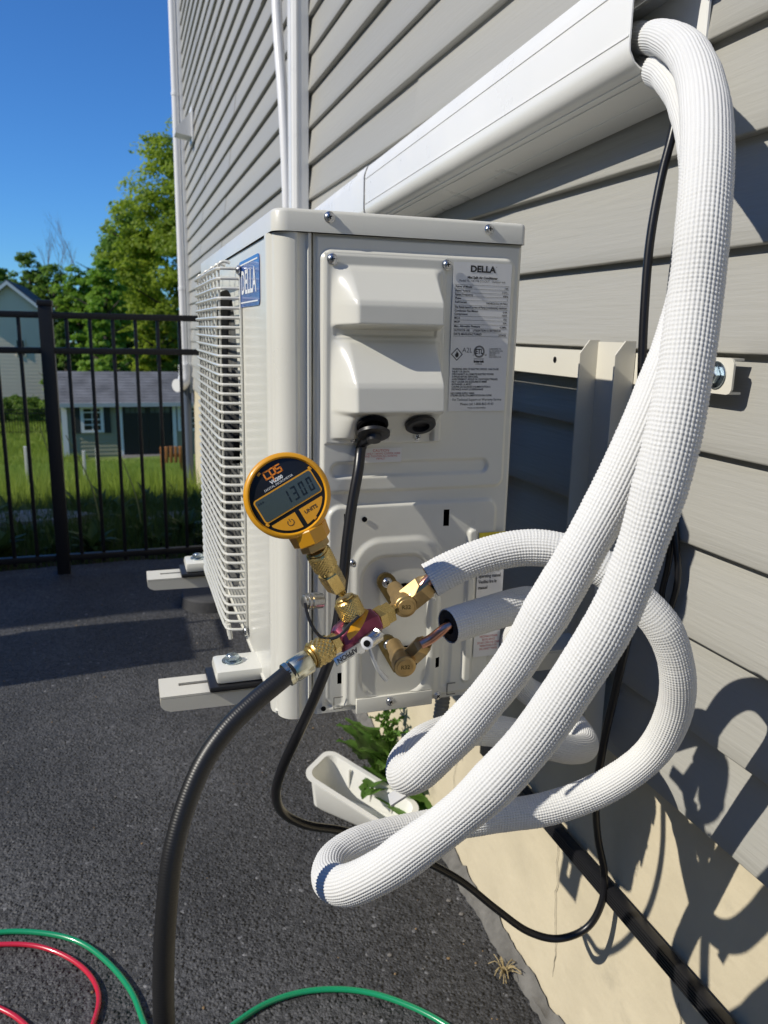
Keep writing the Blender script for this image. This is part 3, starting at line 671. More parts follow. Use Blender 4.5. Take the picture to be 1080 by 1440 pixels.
lh = thing('neighbour_house', 'large blue grey house added unseen on the left to block low sky', 'house', (-18, -1, 0))  # unseen house, added to block the bright horizon on the left
M_nb = mat('blue_grey_siding', (.17, .19, .21), .7)
obj('wall', MB().box(-24, -13, -13, 11, -.3, 6.4), M_nb, lh, smooth=False)
obj('roof', MB().prism([(-24.4, 6.404), (-18.5, 9.6), (-12.6, 6.404)], -13.4, 11.4), M_shing, lh, smooth=False)
for y in (-10, -6, -2, 2, 6):
    for z in (.9, 3.9):
        w = obj('window', MB().box(-13.0, -12.97, y, y + 1.1, z, z + 1.5), mat('neighbour_glass', (.03, .035, .04), .08), lh)
        obj('frame', MB().box(-13.0, -12.96, y - .1, y - .002, z - .1, z + 1.6).box(-13.0, -12.96, y + 1.102, y + 1.2, z - .1, z + 1.6), M_trim, w)

# ------------------------------------------------------------------ line set ducts on the wall
duct = thing('line_set_duct', 'wide white duct sloping along the siding above the air conditioner, near end open', 'duct', (-0.05, 0.5, 1.5))
PROF = [(-.001, 1.574), (-.072, 1.571), (-.090, 1.563), (-.0965, 1.546), (-.0975, 1.540), (-.0975, 1.473), (-.0965, 1.465), (-.090, 1.4545), (-.082, 1.4492), (-.041, 1.439), (-.001, 1.430)]
TILT = -0.040
def shell(mb, prof, y0, y1, th, grow=0.0, seg=1):
    """open trough of wall thickness th extruded along the wall"""
    c = (-.04, 1.50); n = len(prof); rows = []
    for j in range(seg + 1):
        y = y0 + (y1 - y0) * j / seg; dz = TILT * (y - .012)
        o_, i_ = [], []
        for k, (x, z) in enumerate(prof):
            a = prof[max(0, k - 1)]; b = prof[min(n - 1, k + 1)]; tx, tz = b[0] - a[0], b[1] - a[1]; l = math.hypot(tx, tz); nx, nz = tz / l, -tx / l
            if (x - c[0]) * nx + (z - c[1]) * nz < 0: nx, nz = -nx, -nz
            if k in (0, n - 1): nx = 0; nz = 1 if k == 0 else -1
            o_.append((x + nx * grow, y, z + nz * grow + dz)); i_.append((x + nx * (grow - th), y, z + nz * (grow - th) + dz))
        rows.append(o_ + i_[::-1])
    m = 2 * n; vs = [v for r in rows for v in r]; fs = []
    for j in range(seg):
        for k in range(m): fs.append((j*m + k, j*m + (k+1) % m, (j+1)*m + (k+1) % m, (j+1)*m + k))
    for e in (0, seg):
        for k in range(n - 1): fs.append((e*m + k, e*m + k + 1, e*m + m - 2 - k, e*m + m - 1 - k))
    return mb.add(vs, fs)
obj('cover', shell(MB(), PROF, .012, 1.02, .0018), M_white, duct, angle=25)
# raised line along the face of the cover, and the back plate with its snap edges
mb = MB()
for z in (1.5335, 1.4795):
    mb.prism([(-.0976, z), (-.0986, z + .0008), (-.0986, z + .0022), (-.0976, z + .003)], .0135, 1.015, fn=lambda a, b, t: (a, t, b + TILT * (t - .012)))
for x_, z_ in ((-.0745, 1.4470), (-.064, 1.4444), (-.030, 1.4367)):
    mb.prism([(x_, z_), (x_ + .0002, z_ - .0012), (x_ + .0022, z_ - .0017), (x_ + .0026, z_ - .0004)], .0135, 1.015, fn=lambda a, b, t: (a, t, b + TILT * (t - .012)))
obj('moulding', mb, M_white, duct)
mb = MB().prism([(-.0012, 1.435), (-.004, 1.435), (-.004, 1.568), (-.0012, 1.568)], 0.004, 1.9, fn=lambda a, b, t: (a, t, b + TILT * (t - .012)))
mb.prism([(-.0045, 1.552), (-.024, 1.552), (-.024, 1.556), (-.0045, 1.556)], .006, 1.0, fn=lambda a, b, t: (a, t, b + TILT * (t - .012)))
mb.prism([(-.0045, 1.445), (-.030, 1.4455), (-.030, 1.449), (-.0045, 1.449)], .006, 1.0, fn=lambda a, b, t: (a, t, b + TILT * (t - .012)))
obj('back_plate', mb, M_white, duct)
obj('clip', MB().box(-.034, -.024, -.0125, .004, 1.546, 1.562, .002), M_white, duct)
obj('clip', MB().box(-.072, -.060, .0, .010, 1.4475, 1.460, .002), M_white, duct)
obj('coupling', shell(MB(), PROF, 1.024, 1.10, .0018, .0022), M_white, duct, angle=25)
obj('far_cover', shell(MB(), PROF, 1.104, 2.0, .0018, -.001), M_white, duct, angle=25)
vd = thing('line_set_duct', 'narrow white duct running straight up the siding behind the air conditioner', 'duct', (-.03, 2.06, 2.2))
mb = MB().prism([(-.001, 2.022), (-.040, 2.022), (-.052, 2.030), (-.056, 2.040), (-.056, 2.100), (-.052, 2.110), (-.001, 2.114)], 1.50, 4.6, fn=lambda a, b, t: (a, b, t))
obj('cover', mb, M_white, vd, angle=20)
mb = MB()
for y in (2.044, 2.092): mb.box(-.0575, -.0562, y, y + .004, 1.5, 4.6)
mb.box(-.043, -.038, 2.0205, 2.0218, 1.5, 4.6)
obj('moulding', mb, M_white, vd)
fp = MB().tube(spline([(-.045, 2.17, 1.50), (-.045, 2.175, 1.62), (-.05, 2.215, 1.95), (-.055, 2.285, 2.25), (-.05, 2.33, 2.6), (-.045, 2.36, 3.2), (-.045, 2.36, 4.5)], .03), .019, 14)
tag(obj('drain_pipe', fp, M_pvc), 'thin white pipe rising loosely beside the narrow vertical duct', 'pipe')

# ------------------------------------------------------------------ wall bracket
br = thing('wall_bracket', 'cream steel wall bracket whose two slotted arms carry the air conditioner', 'bracket', (-.03, .3, 1.0))
mb = MB()
mb.prism([(y, z) for y, z in ((-.112, 1.098), (-.1165, 1.0995), (-.119, 1.104), (-.119, 1.131), (-.1165, 1.1355), (-.112, 1.137), (.72, 1.137), (.72, 1.098))], -.0215, -.019, fn=lambda a, b, t: (t, a, b))
mb.box(-.0188, -.002, -.112, .72, 1.1345, 1.137); mb.box(-.0188, -.002, -.112, .72, 1.098, 1.1005)
obj('crossbar', mb, M_bracket, br, angle=25)
hole = MB().cyl((-.0219, .255, 1.121), (-.0216, .255, 1.121), .0048, n=16)
obj('hole', hole, M_void, br)
def hexbolt(name, c, ax, r, parent, m=M_bluezinc):
    c = Vector(c); ax = Vector(ax).normalized(); mb = MB()
    mb.lathe(c, ax, [(0, r * 1.55), (.0012, r * 1.6), (.0024, r * 1.55)], 22)
    mb.hexn(c + ax * .0025, c + ax * (.0025 + r * .75), r * 1.08)
    mb.lathe(c + ax * (.0025 + r * .75), ax, [(0, r * .8), (.0006, r * .75), (.001, r * .3)], 16)
    return obj(name, mb, m, parent, angle=25)
hexbolt('bolt', (-.0218, -.094, 1.1185), (-1, 0, 0), .0095, br)
hexbolt('bolt', (-.0218, .66, 1.1185), (-1, 0, 0), .0095, br)
for i, y0 in enumerate((.055, .511)):
    y1 = y0 + .082
    mb = MB()
    for y in (y0, y1):
        pr = [(-.038, 1.152), (-.052, 1.134), (-.052, .60), (-.038, .585), (-.0225, .585), (-.0225, 1.152)]
        mb.prism(pr, y, y + .0025)
    mb.box(-.0248, -.0222, y0 + .0026, y1 - .0001, .585, 1.150)
    obj('leg', mb, M_bracket, br, smooth=False)
    a0 = y0 + .0045; a1 = a0 + .052; zt = .7382
    mb = MB(); sy0, sy1, sx0, sx1 = a0 + .026, a0 + .0335, -.6014, -.473
    mb.box(-.6238, sx0, a0, a1, zt - .0025, zt); mb.box(sx1, -.0525, a0, a1, zt - .0025, zt)
    mb.box(sx0, sx1, a0, sy0, zt - .0025, zt); mb.box(sx0, sx1, sy1, a1, zt - .0025, zt)
    fl = [(-.6238, zt - .003), (-.6238, zt - .012), (-.620, zt - .0165), (-.613, zt - .0195), (-.0525, zt - .028), (-.0525, zt - .003)]
    mb.prism(fl, a0, a0 + .0025); mb.prism(fl, a1 - .0025, a1)
    mb.box(-.6238, -.6213, a0 + .0026, a1 - .0026, zt - .012, zt - .003)
    obj('arm', mb, M_bracket, br, smooth=False)

# ------------------------------------------------------------------ the air conditioner
ac = thing('air_conditioner', 'cream outdoor air conditioner unit hung on the grey siding with its service panel towards us', 'air conditioner', (-.36, .37, .7206))
XL, XR, ZB, ZTP, YB = -.4955, -.2195, .7206, 1.2756, .745
# corner post wrapping from the panel seam to the front
def post_profile():
    p = [(-.4583, .012), (-.4583, -.0004), (-.4590, -.0014), (-.4618, -.0016), (-.4632, .0008), (-.4650, .0016), (-.4700, .0016), (-.4718, .0008), (-.4730, -.0016), (-.4770, -.0018)]
    p[-1] = (-.4755, -.0018)
    for k in range(0, 10):
        a = math.pi / 2 * k / 9; p.append((-.4755 - .0195 * math.sin(a), .0187 - .0205 * math.cos(a)))
    p += [(-.4955, .0200), (-.4970, .0215), (-.4995, .0260), (-.5000, .0350), (-.4990, .0420), (-.4965, .0470), (-.4950, .0520), (-.4950, .0600)]
    return p
pp = post_profile(); mb = MB(); n = len(pp)
zs = [ZB, ZB + .006, 1.2400, 1.2530]
for j, z in enumerate(zs):
    for i, (x, y) in enumerate(pp):
        s = 0.985 if j == 0 else 1.0
        mb.v.append((x if j else -.47 + (x + .47) * s, y if j else .02 + (y - .02) * s, z))
for j in range(3):
    for i in range(n - 1): mb.f.append((j*n + i, j*n + i + 1, (j+1)*n + i + 1, (j+1)*n + i)); mb.mi.append(0)
obj('corner_post', mb, M_cream, ac, angle=40)
# front plate with the fan opening
FX = -.4950; mb = MB(); fy, fz, FR = .425, .985, .140; N = 64; y0, y1, z0, z1 = .060, YB, ZB + .004, 1.2530
rect = []; circ = []
for k in range(N):
    a = 2 * math.pi * (k + .5) / N; c, s_ = math.cos(a), math.sin(a)
    t = min((y1 - fy) / c if c > 1e-6 else (y0 - fy) / c if c < -1e-6 else 9, (z1 - fz) / s_ if s_ > 1e-6 else (z0 - fz) / s_ if s_ < -1e-6 else 9)
    rect.append((FX, fy + c * t, fz + s_ * t)); circ.append((FX, fy + math.copysign(abs(c) ** .6, c) * FR, fz + math.copysign(abs(s_) ** .6, s_) * .228))
inn = [(FX + .02, y, z) for x, y, z in circ]
mb.add(rect + circ + inn, [(k, (k+1) % N, N + (k+1) % N, N + k) for k in range(N)])
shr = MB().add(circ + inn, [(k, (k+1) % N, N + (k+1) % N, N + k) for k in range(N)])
for cyy, czz in ((y0, z0), (y1, z0), (y0, z1), (y1, z1)):
    mb.add([(FX, cyy, czz)] + [min(rect, key=lambda r: (r[1] - cyy) ** 2 * 1 + ((r[2] - czz) * (1 if q else 30)) ** 2) for q in (0, 1)], [(0, 1, 2)])
obj('front_panel', mb, M_cream, ac, angle=30)
obj('fan_shroud', shr, mat('shade_grey_shroud', (.13, .13, .125), .6), ac, angle=60)  # rim is cream plastic; the dark of the opening is put into this grey
mb = MB().box(FX + .021, FX + .026, .10, .70, ZB + .02, 1.24)
obj('coil', mb, mat('coil_grey', (.10, .10, .095), .6), ac)
fan = obj('fan', MB().lathe((FX + .003, fy, fz), (1, 0, 0), [(0, .030), (.002, .036), (.015, .036)], 24), M_foam, ac)
bl = MB()
for k in range(3):
    a0_ = k * 2.094; vs = []
    for r in (.036, .08, .120):
        for u in (-.42, -.1, .25, .55):
            a = a0_ + u * (1.1 if r < .1 else .9); vs.append((FX + .010 + .007 * u, fy + r * math.cos(a), fz + r * math.sin(a)))
    bl.add(vs, [(i*4 + j, i*4 + j + 1, i*4 + j + 5, i*4 + j + 4) for i in range(2) for j in range(3)])
obj('blades', bl, M_foam, fan)
mb = MB()
mb.box(-.498, XR - .001, YB + .0005, YB + .003, ZB + .004, 1.253)
mb.box(XR - .0025, XR - .0005, .0205, .05, ZB + .004, 1.253); mb.box(XR - .0025, XR - .0005, YB - .04, YB, ZB + .004, 1.253)
mb.box(-.497, XR - .003, .015, YB, ZB + .002, ZB + .005)
obj('casing', mb, M_cream, ac, kind=None)
fins = MB()
fins.box(XR - .012, XR - .004, .0505, YB - .0405, ZB + .008, 1.250)
obj('rear_coil', fins, mat('dark_coil_fins', (.025, .028, .03), .5, metal=.3), ac)
# top cover with a rolled lip
mb = MB(); bmx = bmesh.new()
def rrect(x0, x1, y0, y1, r0, z, rr=.012):
    pts = []
    for cx, cy, a0, r in ((x0 + r0, y0 + r0, math.pi, r0), (x1 - rr, y0 + rr, 1.5 * math.pi, rr), (x1 - rr, y1 - rr, 0, rr), (x0 + r0, y1 - r0, .5 * math.pi, r0)):
        for k in range(8): a = a0 + math.pi / 2 * k / 7; pts.append((cx + r * math.cos(a), cy + r * math.sin(a), z))
    return pts
rings = [(0.0, 1.2540), (-.0010, 1.2536), (-.0008, 1.2715), (.0006, 1.2742), (.0030, 1.2755), (.008, 1.2756)]
prev = None
for ins, z in rings:
    r = rrect(XL - .0015 + ins, XR + .0010 - ins, -.0028 + ins, YB + .006 - ins, max(.004, .015 - ins), z, max(.003, .006 - ins))
    o = len(mb.v); mb.v += r
    if prev is not None:
        m = len(r)
        for k in range(m): mb.f.append((prev + k, prev + (k+1) % m, o + (k+1) % m, o + k)); mb.mi.append(0)
    prev = o
mb.f.append(tuple(range(prev, prev + 32))); mb.mi.append(0)
obj('top_cover', mb, M_cream, ac, angle=40)

# stamped sheet metal as a height field
def sstep(a, b, x): t = np.clip((x - a) / (b - a), 0, 1); return t * t * (3 - 2 * t)
def sd(X, Z, x0, x1, z0, z1, r):
    cx, cz, hx, hz = (x0 + x1) / 2, (z0 + z1) / 2, abs(x1 - x0) / 2, abs(z1 - z0) / 2; r = min(r, hx, hz)
    qx = np.abs(X - cx) - hx + r; qz = np.abs(Z - cz) - hz + r
    return np.hypot(np.maximum(qx, 0), np.maximum(qz, 0)) + np.minimum(np.maximum(qx, qz), 0) - r
def plate(d, h, w=.005): return h * sstep(w / 2, -w / 2, d)
def px2(a, b): return (a, b)
def field_obj(name, x0, x1, z0, z1, step, hf, ybase, slots, m, parent, skirt=0.0, keepf=None):
    xs = set(np.round(np.arange(x0, x1, step), 5)) | {x1}; zs = set(np.round(np.arange(z0, z1, step), 5)) | {z1}
    for a, b, c, d in slots:
        for q in (a, b): xs = {v for v in xs if abs(v - q) > step * .45} | {q}
        for q in (c, d): zs = {v for v in zs if abs(v - q) > step * .45} | {q}
    xs = np.array(sorted(xs)); zs = np.array(sorted(zs)); X, Z = np.meshgrid(xs, zs); H = hf(X, Z)
    nx, nz = len(xs), len(zs); v = np.c_[X.ravel(), ybase - H.ravel(), Z.ravel()]
    I, J = np.meshgrid(np.arange(nx - 1), np.arange(nz - 1)); I = I.ravel(); J = J.ravel()
    xc = (xs[I] + xs[I+1]) / 2; zc = (zs[J] + zs[J+1]) / 2; keep = np.ones(len(I), bool)
    for a, b, c, d in slots: keep &= ~((xc > a) & (xc < b) & (zc > c) & (zc < d))
    if keepf is not None: keep &= keepf(xc, zc)
    I = I[keep]; J = J[keep]; f = np.c_[J*nx + I, J*nx + I + 1, (J+1)*nx + I + 1, (J+1)*nx + I]
    mb = MB(); mb.v = v.tolist(); mb.f = f.tolist(); mb.mi = [0] * len(mb.f)
    if skirt:
        per = [(0, i) for i in range(nx)] + [(j, nx - 1) for j in range(1, nz)] + [(nz - 1, i) for i in range(nx - 2, -1, -1)] + [(j, 0) for j in range(nz - 2, 0, -1)]
        o = len(mb.v)
        for j, i in per: q = v[j*nx + i]; mb.v.append((q[0], ybase + skirt, q[2]))
        m_ = len(per)
        for k in range(m_):
            a = per[k]; b = per[(k+1) % m_]; mb.f.append((a[0]*nx + a[1], b[0]*nx + b[1], o + (k+1) % m_, o + k)); mb.mi.append(0)
    return obj(name, mb, m, parent, angle=60)

PX0, PX1, PZ0, PZ1 = -.4556, -.2203, .7226, 1.2532
def panel_h(X, Z):
    H = np.zeros_like(X)
    H += plate(sd(X, Z, -.4475, -.2310, .985, 1.2375, .010), .0045, .0045)                 # upper raised field
    H -= plate(sd(X, Z, -.4370, -.2520, 1.0020, 1.0175, .008), .0035, .004)               # long capsule rib
    H += plate(sd(X, Z, -.4405, -.2370, .7290, .9690, .014), .0040, .0045)                 # lower raised field
    H -= plate(sd(X, Z, -.4405, -.4200, .7290, .9000, .006), .0040, .006)
    H += plate(sd(X, Z, -.4110, -.3060, .7100, .9290, .032), .0028, .008)                 # arch round the valves
    H += plate(sd(X, Z, -.2720, -.2610, .7420, .9350, .0055), .0040, .004)                # vertical bead
    H -= plate(sd(X, Z, -.2970, -.2880, .7400, .8000, .0045), .0020, .004)
    e = np.minimum(np.minimum(X - PX0, PX1 - X), np.minimum(PZ1 - Z, Z - PZ0 + .01))
    H -= .0030 * sstep(.0040, 0.0, e)
    H += .00035 * np.sin(X * 31 + Z * 17) + .0003 * np.sin(Z * 41 - X * 23)               # sheet metal never lies quite flat
    return H
slots = [(-.4225, -.4140, .9410, .9610), (-.3040, -.2970, .9405, .9600), (-.4275, -.4225, .7575, .7710), (-.3080, -.3025, .7660, .7785)]
obj_panel = field_obj('service_panel', PX0, PX1, PZ0, PZ1, .0012, panel_h, 0.0, slots, M_cream, ac, skirt=.02)
obj('inner_void', MB().box(PX0 + .004, PX1 - .004, .022, .024, PZ0 + .004, PZ1 - .006), M_void, ac)
VX0, VX1, VZ0, VZ1 = -.4070, -.3135, .7215, .9150
def vplate_h(X, Z):
    H = np.zeros_like(X)
    H -= plate(sd(X, Z, -.4010, -.3200, .7400, .9090, .026), .0045, .008)
    H -= plate(sd(X, Z, -.3920, -.3420, .8100, .8990, .024), .0110, .020)
    H -= plate(sd(X, Z, -.3890, -.3380, .7520, .8300, .022), .0085, .018)
    rc = np.maximum(np.maximum(VX0 - X, X - VX1) + .03, Z - VZ1 + .03)
    return H
vslots = [(-.3995, -.3795, .7480, .7600)]
def vmask(name):
    o = field_obj(name, VX0, VX1, VZ0 + .019, VZ1, .0013, vplate_h, -.0098, vslots, M_cream, ac, keepf=lambda x, z: sd(x, z, VX0, VX1, VZ0 - .1, VZ1, .030) < .0004)
    return o
vmask('valve_plate')
obj('valve_strip', MB().box(VX0, VX1 + .0010, -.0108, -.0062, VZ0, VZ0 + .0182, .0006), M_cream, ac)
obj('slot_void', MB().box(-.402, -.376, .0002, .0012, .745, .763), M_void, ac)
# small dark round holes
for x, z in ((-0.3990, 0.9537), (-0.4452, 0.7309)):
    obj('hole', MB().cyl((x, -.0052, z), (x, -.0042, z), .0030, n=16), M_void, ac)
# bent tabs stamped into the lower corners
for x, z in ((-0.4277, 0.7357), (-0.2857, 0.7353)):
    mb = MB(); w, h = .0055, .0075
    mb.box(x - w, x + w, -.0050, -.0043, z + h - .0008, z + h); mb.box(x - w, x - w + .0008, -.0050, -.0043, z - h, z + h - .0009); mb.box(x - w + .0009, x + w, -.0050, -.0043, z - h, z - h + .0008)
    obj('tab_cut', mb, mat('cut_line', (.12, .115, .10), .6), ac, smooth=False)

# electrical cover with its two hoods
EX0, EX1, EZ0, EZ1 = -.4455, -.3118, 1.0385, 1.2345
def interp(z, pts):
    pts = sorted(pts); return np.interp(z, [p[0] for p in pts], [p[1] for p in pts])
def cover_h(X, Z):
    zz = np.linspace(EZ0 - .02, EZ1 + .02, 1200)
    up = interp(zz, [(1.2600, 0), (1.2230, 0), (1.2180, .006), (1.1880, .0335), (1.1830, .0355), (1.1640, .0365), (1.1600, .004), (1.0, .004)])
    lo = interp(zz, [(1.26, 0), (1.1490, .004), (1.1460, .008), (1.1060, .0375), (1.1010, .0395), (1.0760, .0420), (1.0720, .030), (1.0520, .006), (1.0480, .0030), (1.0, .0)])
    k = np.hanning(41); k /= k.sum(); k2 = np.hanning(21); k2 /= k2.sum()
    up = np.convolve(np.where(zz > 1.154, up, 0), k2, 'same'); lo = np.convolve(np.where(zz <= 1.154, lo, 0), k2, 'same')
    U_ = np.interp(Z, zz, up); L_ = np.interp(Z, zz, lo)
    xl = -.4395; xr = -.3165
    eu = sstep(xl, xl + .022, X) * sstep(xr + .001, xr - .012, X); eu = eu ** .75
    H = U_ * eu
    # left shoulder of the lower hood reaches further down
    wing = interp(Z, [(1.26, 0), (1.1495, 0), (1.149, .004), (1.106, .034), (1.085, .036), (1.066, .026), (1.046, .012), (1.043, 0), (1.0, 0)])
    w = sstep(-.4060, -.4180, X); L2 = np.maximum(L_, wing * w + L_ * (1 - w))
    H = np.maximum(H, L2 * (sstep(xl, xl + .020, X) * sstep(xr + .001, xr - .010, X)) ** .75)
    H += plate(sd(X, Z, -.4350, -.3230, 1.1520, 1.1620, .002), -.0030, .003) * 1.0
    H += .0022 * sstep(.002, 0, np.abs(X + .3745)) * sstep(1.056, 1.054, Z) * sstep(1.0430, 1.0440, Z)
    H += .0022 * sstep(.002, 0, np.abs(X + .3440)) * sstep(1.060, 1.056, Z) * sstep(1.0430, 1.0440, Z)
    H = np.maximum(H, .010 * sstep(-.3270, -.3240, X) * sstep(-.3150, -.3180, X) * sstep(1.068, 1.056, Z) * sstep(1.0395, 1.041, Z))
    e = np.minimum(np.minimum(X - EX0, EX1 - X), np.minimum(EZ1 - Z, Z - EZ0)); H -= .0012 * sstep(.0022, 0, e)
    return H
ecov = field_obj('electrical_cover', EX0, EX1, EZ0, EZ1, .0010, cover_h, -.0062, [], M_creamp, ac, skirt=.003)
def oval(c, ax, r, h, hole, m, parent, name, sq=1.0):
    mb = MB(); prof = [(0, r * .9), (h * .2, r), (h * .7, r), (h, r * .86), (h, hole), (h * .15, hole * .95)]
    mb.lathe(c, ax, prof, 28); return obj(name, mb, m, parent)
ga = Vector((-.06, -.62, -.78)).normalized()
oval(Vector((-.4000, -.030, 1.0640)), ga, .0168, .006, .0135, M_void, ac, 'cable_opening')
gr2 = oval(Vector((-.3450, -.027, 1.0630)), ga, .0166, .006, .0095, M_black, ac, 'grommet')

# cross head screws, one mesh shared
def screw_mesh(r):
    mb = MB(); mb.lathe((0, 0, 0), (0, -1, 0), [(0, r * 1.25), (.0006, r * 1.28), (.0010, r * 1.05), (.0018, r * .98), (.0026, r * .78), (.0030, r * .45), (.0031, r * .1)], 22)
    mb.m = 1
    mb.box(-r * .55, r * .55, -.00325, -.0025, -r * .13, r * .13); mb.box(-r * .13, r * .13, -.00330, -.0026, -r * .55, r * .55)
    return mesh_from('screw', mb, [M_steel, M_void], 40)
SM = screw_mesh(.0044)
def screw(x, z, y=-.001, s=1.0, rot=.5): return inst('screw', SM, ac, (x + .36, y - .37, z - .7206), (random.uniform(-.1, .1), rot, random.uniform(-.1, .1)), (s,) * 3)
for (x, z), y, s in (((-0.4405, 1.2687), -.0038, 1), ((-0.2634, 1.2671), -.0038, 1), ((-0.4381, 1.2282), -.0076, 1), ((-0.3124, 1.2282), -.0076, 1), ((-0.3676, 1.0784), -.028, .95), ((-0.3408, 1.0450), -.0078, .95), ((-0.4140, 1.0450), -.0078, .9), ((-0.4116, 0.9041), -.0042, .85), ((-0.3655, 0.7322), -.0108, 1), ((-0.3032, 0.7282), -.0042, .95), ((-0.3134, 0.8524), -.0042, .85)):
    screw(x, z, y, s, random.uniform(0, 1.5))

# printed labels
def panelxy(x0, z0, y, sx=1.0, rot=0.0):
    c, s_ = math.cos(rot), math.sin(rot)
    return lambda u, v: (x0 + (u * c - v * s_) * sx, y, z0 + u * s_ + v * c)
LX0, LX1, LZ0, LZ1 = -.3040, -.2348, 1.0725, 1.2320; LY = -.0056
lab = obj('rating_label', MB().box(LX0, LX1, LY, LY + .0003, LZ0, LZ1), M_paper, ac, smooth=False)
pr = MB(); PY = LY - .00025; LC = (LX0 + LX1) / 2
def tx(s, size, x, z, al='LEFT', bold=0.0, sx=1.0): text_mb(s, size, panelxy(x, z, PY, sx), al, mb=pr, bold=bold)
def lz(v): return 1.232 - (v - 60) / 1290 * .1595
tx('DELLA', .0092, LC, lz(115), 'CENTER', .00038, 1.12); tx("'", .0050, LC + .0162, lz(103), 'CENTER')
tx('Mini Split Air Conditioner', .0034, LC, lz(186), 'CENTER', .00014)
tx('Model: TL-12K1VB-21S-OUT   Outdoor unit', .0030, LC, lz(215), 'CENTER')
rows = [('Range of Model', '12K', 265), ('Rated Voltage', '115V~', 299), ('Rated Frequency', '60Hz', 332), ('Phase', '1', 363), ('Refrigerant', 'R454B/26.5oz (0.75kg)', 396), ('The Rated Input/Current of Pump (condensate) maximum', '', 438), ('Condenser Fan Motor', '0.4A', 470), ('Compressor', '10.0A', 497), ('MCA', '15A', 532), ('MOP', '20A', 565), ('Max. Allowable Pressure', '4.3MPa', 602), ("OUTDOOR USE     UTILISATION A L'EXTERIEUR", '', 637), ('DATE MANUFACTURED', '2024/03', 670)]
for a, b, v in rows:
    z = lz(v); tx(a, .0031, LX0 + .0030, z, 'LEFT', .00006, .86 if len(a) > 38 else 1)
    if b: tx(b, .0028, LX1 - .0030, z - .0006, 'RIGHT', .00005)
    if v not in (497,): pr.box(LX0 + .0022, LX1 - .0022, PY, PY + .0001, z + .00195, z + .00215)
pr.box(LX0 + .0022, LX1 - .0022, PY, PY + .0001, lz(688), lz(688) + .0002)
def strip(mb, pts, w, y):
    n = len(pts)
    for i in range(n):
        a = Vector((pts[i][0], pts[i][1])); b = Vector((pts[(i+1) % n][0], pts[(i+1) % n][1])); d = (b - a).normalized() * w * .5; p = Vector((-d.y, d.x))
        q = [a - d + p, b + d + p, b + d - p, a - d - p]; mb.add([(v.x, y, v.y) for v in q], [(0, 1, 2, 3)])
fx, fz_ = LX0 + .0078, lz(845)
strip(pr, [(fx, fz_ + .0064), (fx + .0064, fz_), (fx, fz_ - .0064), (fx - .0064, fz_)], .0008, PY)
pr.add([(fx + a * .0026, PY, fz_ + b * .0034) for a, b in ((0, 1.1), (.35, .35), (.6, .55), (.85, -.2), (.6, -.8), (0, -1.05), (-.6, -.8), (-.85, -.15), (-.4, .2))], [(0, 1, 2, 3, 4, 5, 6, 7, 8)])
tx('A2L', .0074, LX0 + .0140, lz(810), 'LEFT', -.0001)
cx_, cz_ = LX0 + .0345, lz(820)
for rr_ in (.0062, .0052): strip(pr, [(cx_ + rr_ * math.cos(k * .2618), cz_ + rr_ * math.sin(k * .2618)) for k in range(24)], .0006, PY)
tx('ETL', .0075, cx_, cz_, 'CENTER', .0002, .78)
tx('c', .0030, cx_ - .0076, lz(847)); tx('us', .0030, cx_ + .0066, lz(847))
pr.box(cx_ - .0060, cx_ + .0060, PY, PY + .0001, lz(886), lz(882))
tx('Intertek', .0038, cx_, lz(906), 'CENTER', .00018); tx('3199528', .0022, cx_, lz(930), 'CENTER')
for i, l in enumerate(('CONFORMS TO', 'UL STD 60335-2-40', 'CERTIFIED TO', 'CSA STD', 'C22.2 60335-2-40')): tx(l, .0024, LX0 + .0465, lz(796 + i * 17.5), 'LEFT', 0, .85)
for i, l in enumerate(('WARNING: RISK OF ELECTRIC SHOCK. CAN CAUSE', 'INJURY OR DEATH.', 'DISCONNECT ALL REMOTE ELECTRIC POWER', 'SUPPLIES BEFORE SERVICING.', 'AVERTISSEMENT: RISQUE DE CHOCS ELECTRIQUES.', 'PEUT CAUSER DES BLESSURES ET MEME', 'ENTRAINER LA MORT.', "COUPER LES SOURCES D'ALIMENTATION A", 'DISTANCE AVANT LE DEPANNAGE.')): tx(l, .0029, LX0 + .0030, lz(975 + i * 22.5), 'LEFT', .00005, .84)
tx('USE COPPER SUPPLY WIRES', .0028, LX0 + .0020, lz(1190), 'LEFT', .00005, .84); tx("UTILISER DES FILS D'ALIMENTATION EN CUIVRE", .0028, LX0 + .0020, lz(1210), 'LEFT', .00005, .84)
tx('For Technical Support or Warranty Service', .0038, LC, lz(1247), 'CENTER', 0, .90); tx('Please call 1-800-863-4143', .0040, LC, lz(1287), 'CENTER', 0, .95); tx('MADE IN INDONESIA', .0024, LC, lz(1322), 'CENTER')
obj('print', pr, M_ink, lab, smooth=False)

# small caution label under the electrical cover, large warning label at the right edge
c0, c1 = (-0.4115, 1.0333), (-0.3577, 1.0175)
cl = obj('caution_label', MB().box(c0[0], c1[0], -.0053, -.0049, c1[1], c0[1]), M_paperw, ac, smooth=False)
pr = MB(); PY = -.0055; mx = (c0[0] + c1[0]) / 2 + .003
tx('CAUTION', .0042, mx, c0[1] - .0028, 'CENTER')
for i, l in enumerate(('USE ONLY 14AWG COPPER WIRE', 'AND TIGHTEN ALL SCREWS', 'FIRMLY.')): tx(l, .0030, mx, c0[1] - .0062 - i * .0028, 'CENTER')
obj('print', pr, M_redink, cl, smooth=False)
w0, w1 = (-0.2613, 0.9297), (-0.2124, 0.7508)
WX0, WX1, WZ0, WZ1 = -.2585, -.2240, .7735, .9300
wl = obj('warning_label', MB().box(WX0, WX1, -.0056, -.0053, WZ0, WZ1), M_paperw, ac, smooth=False)
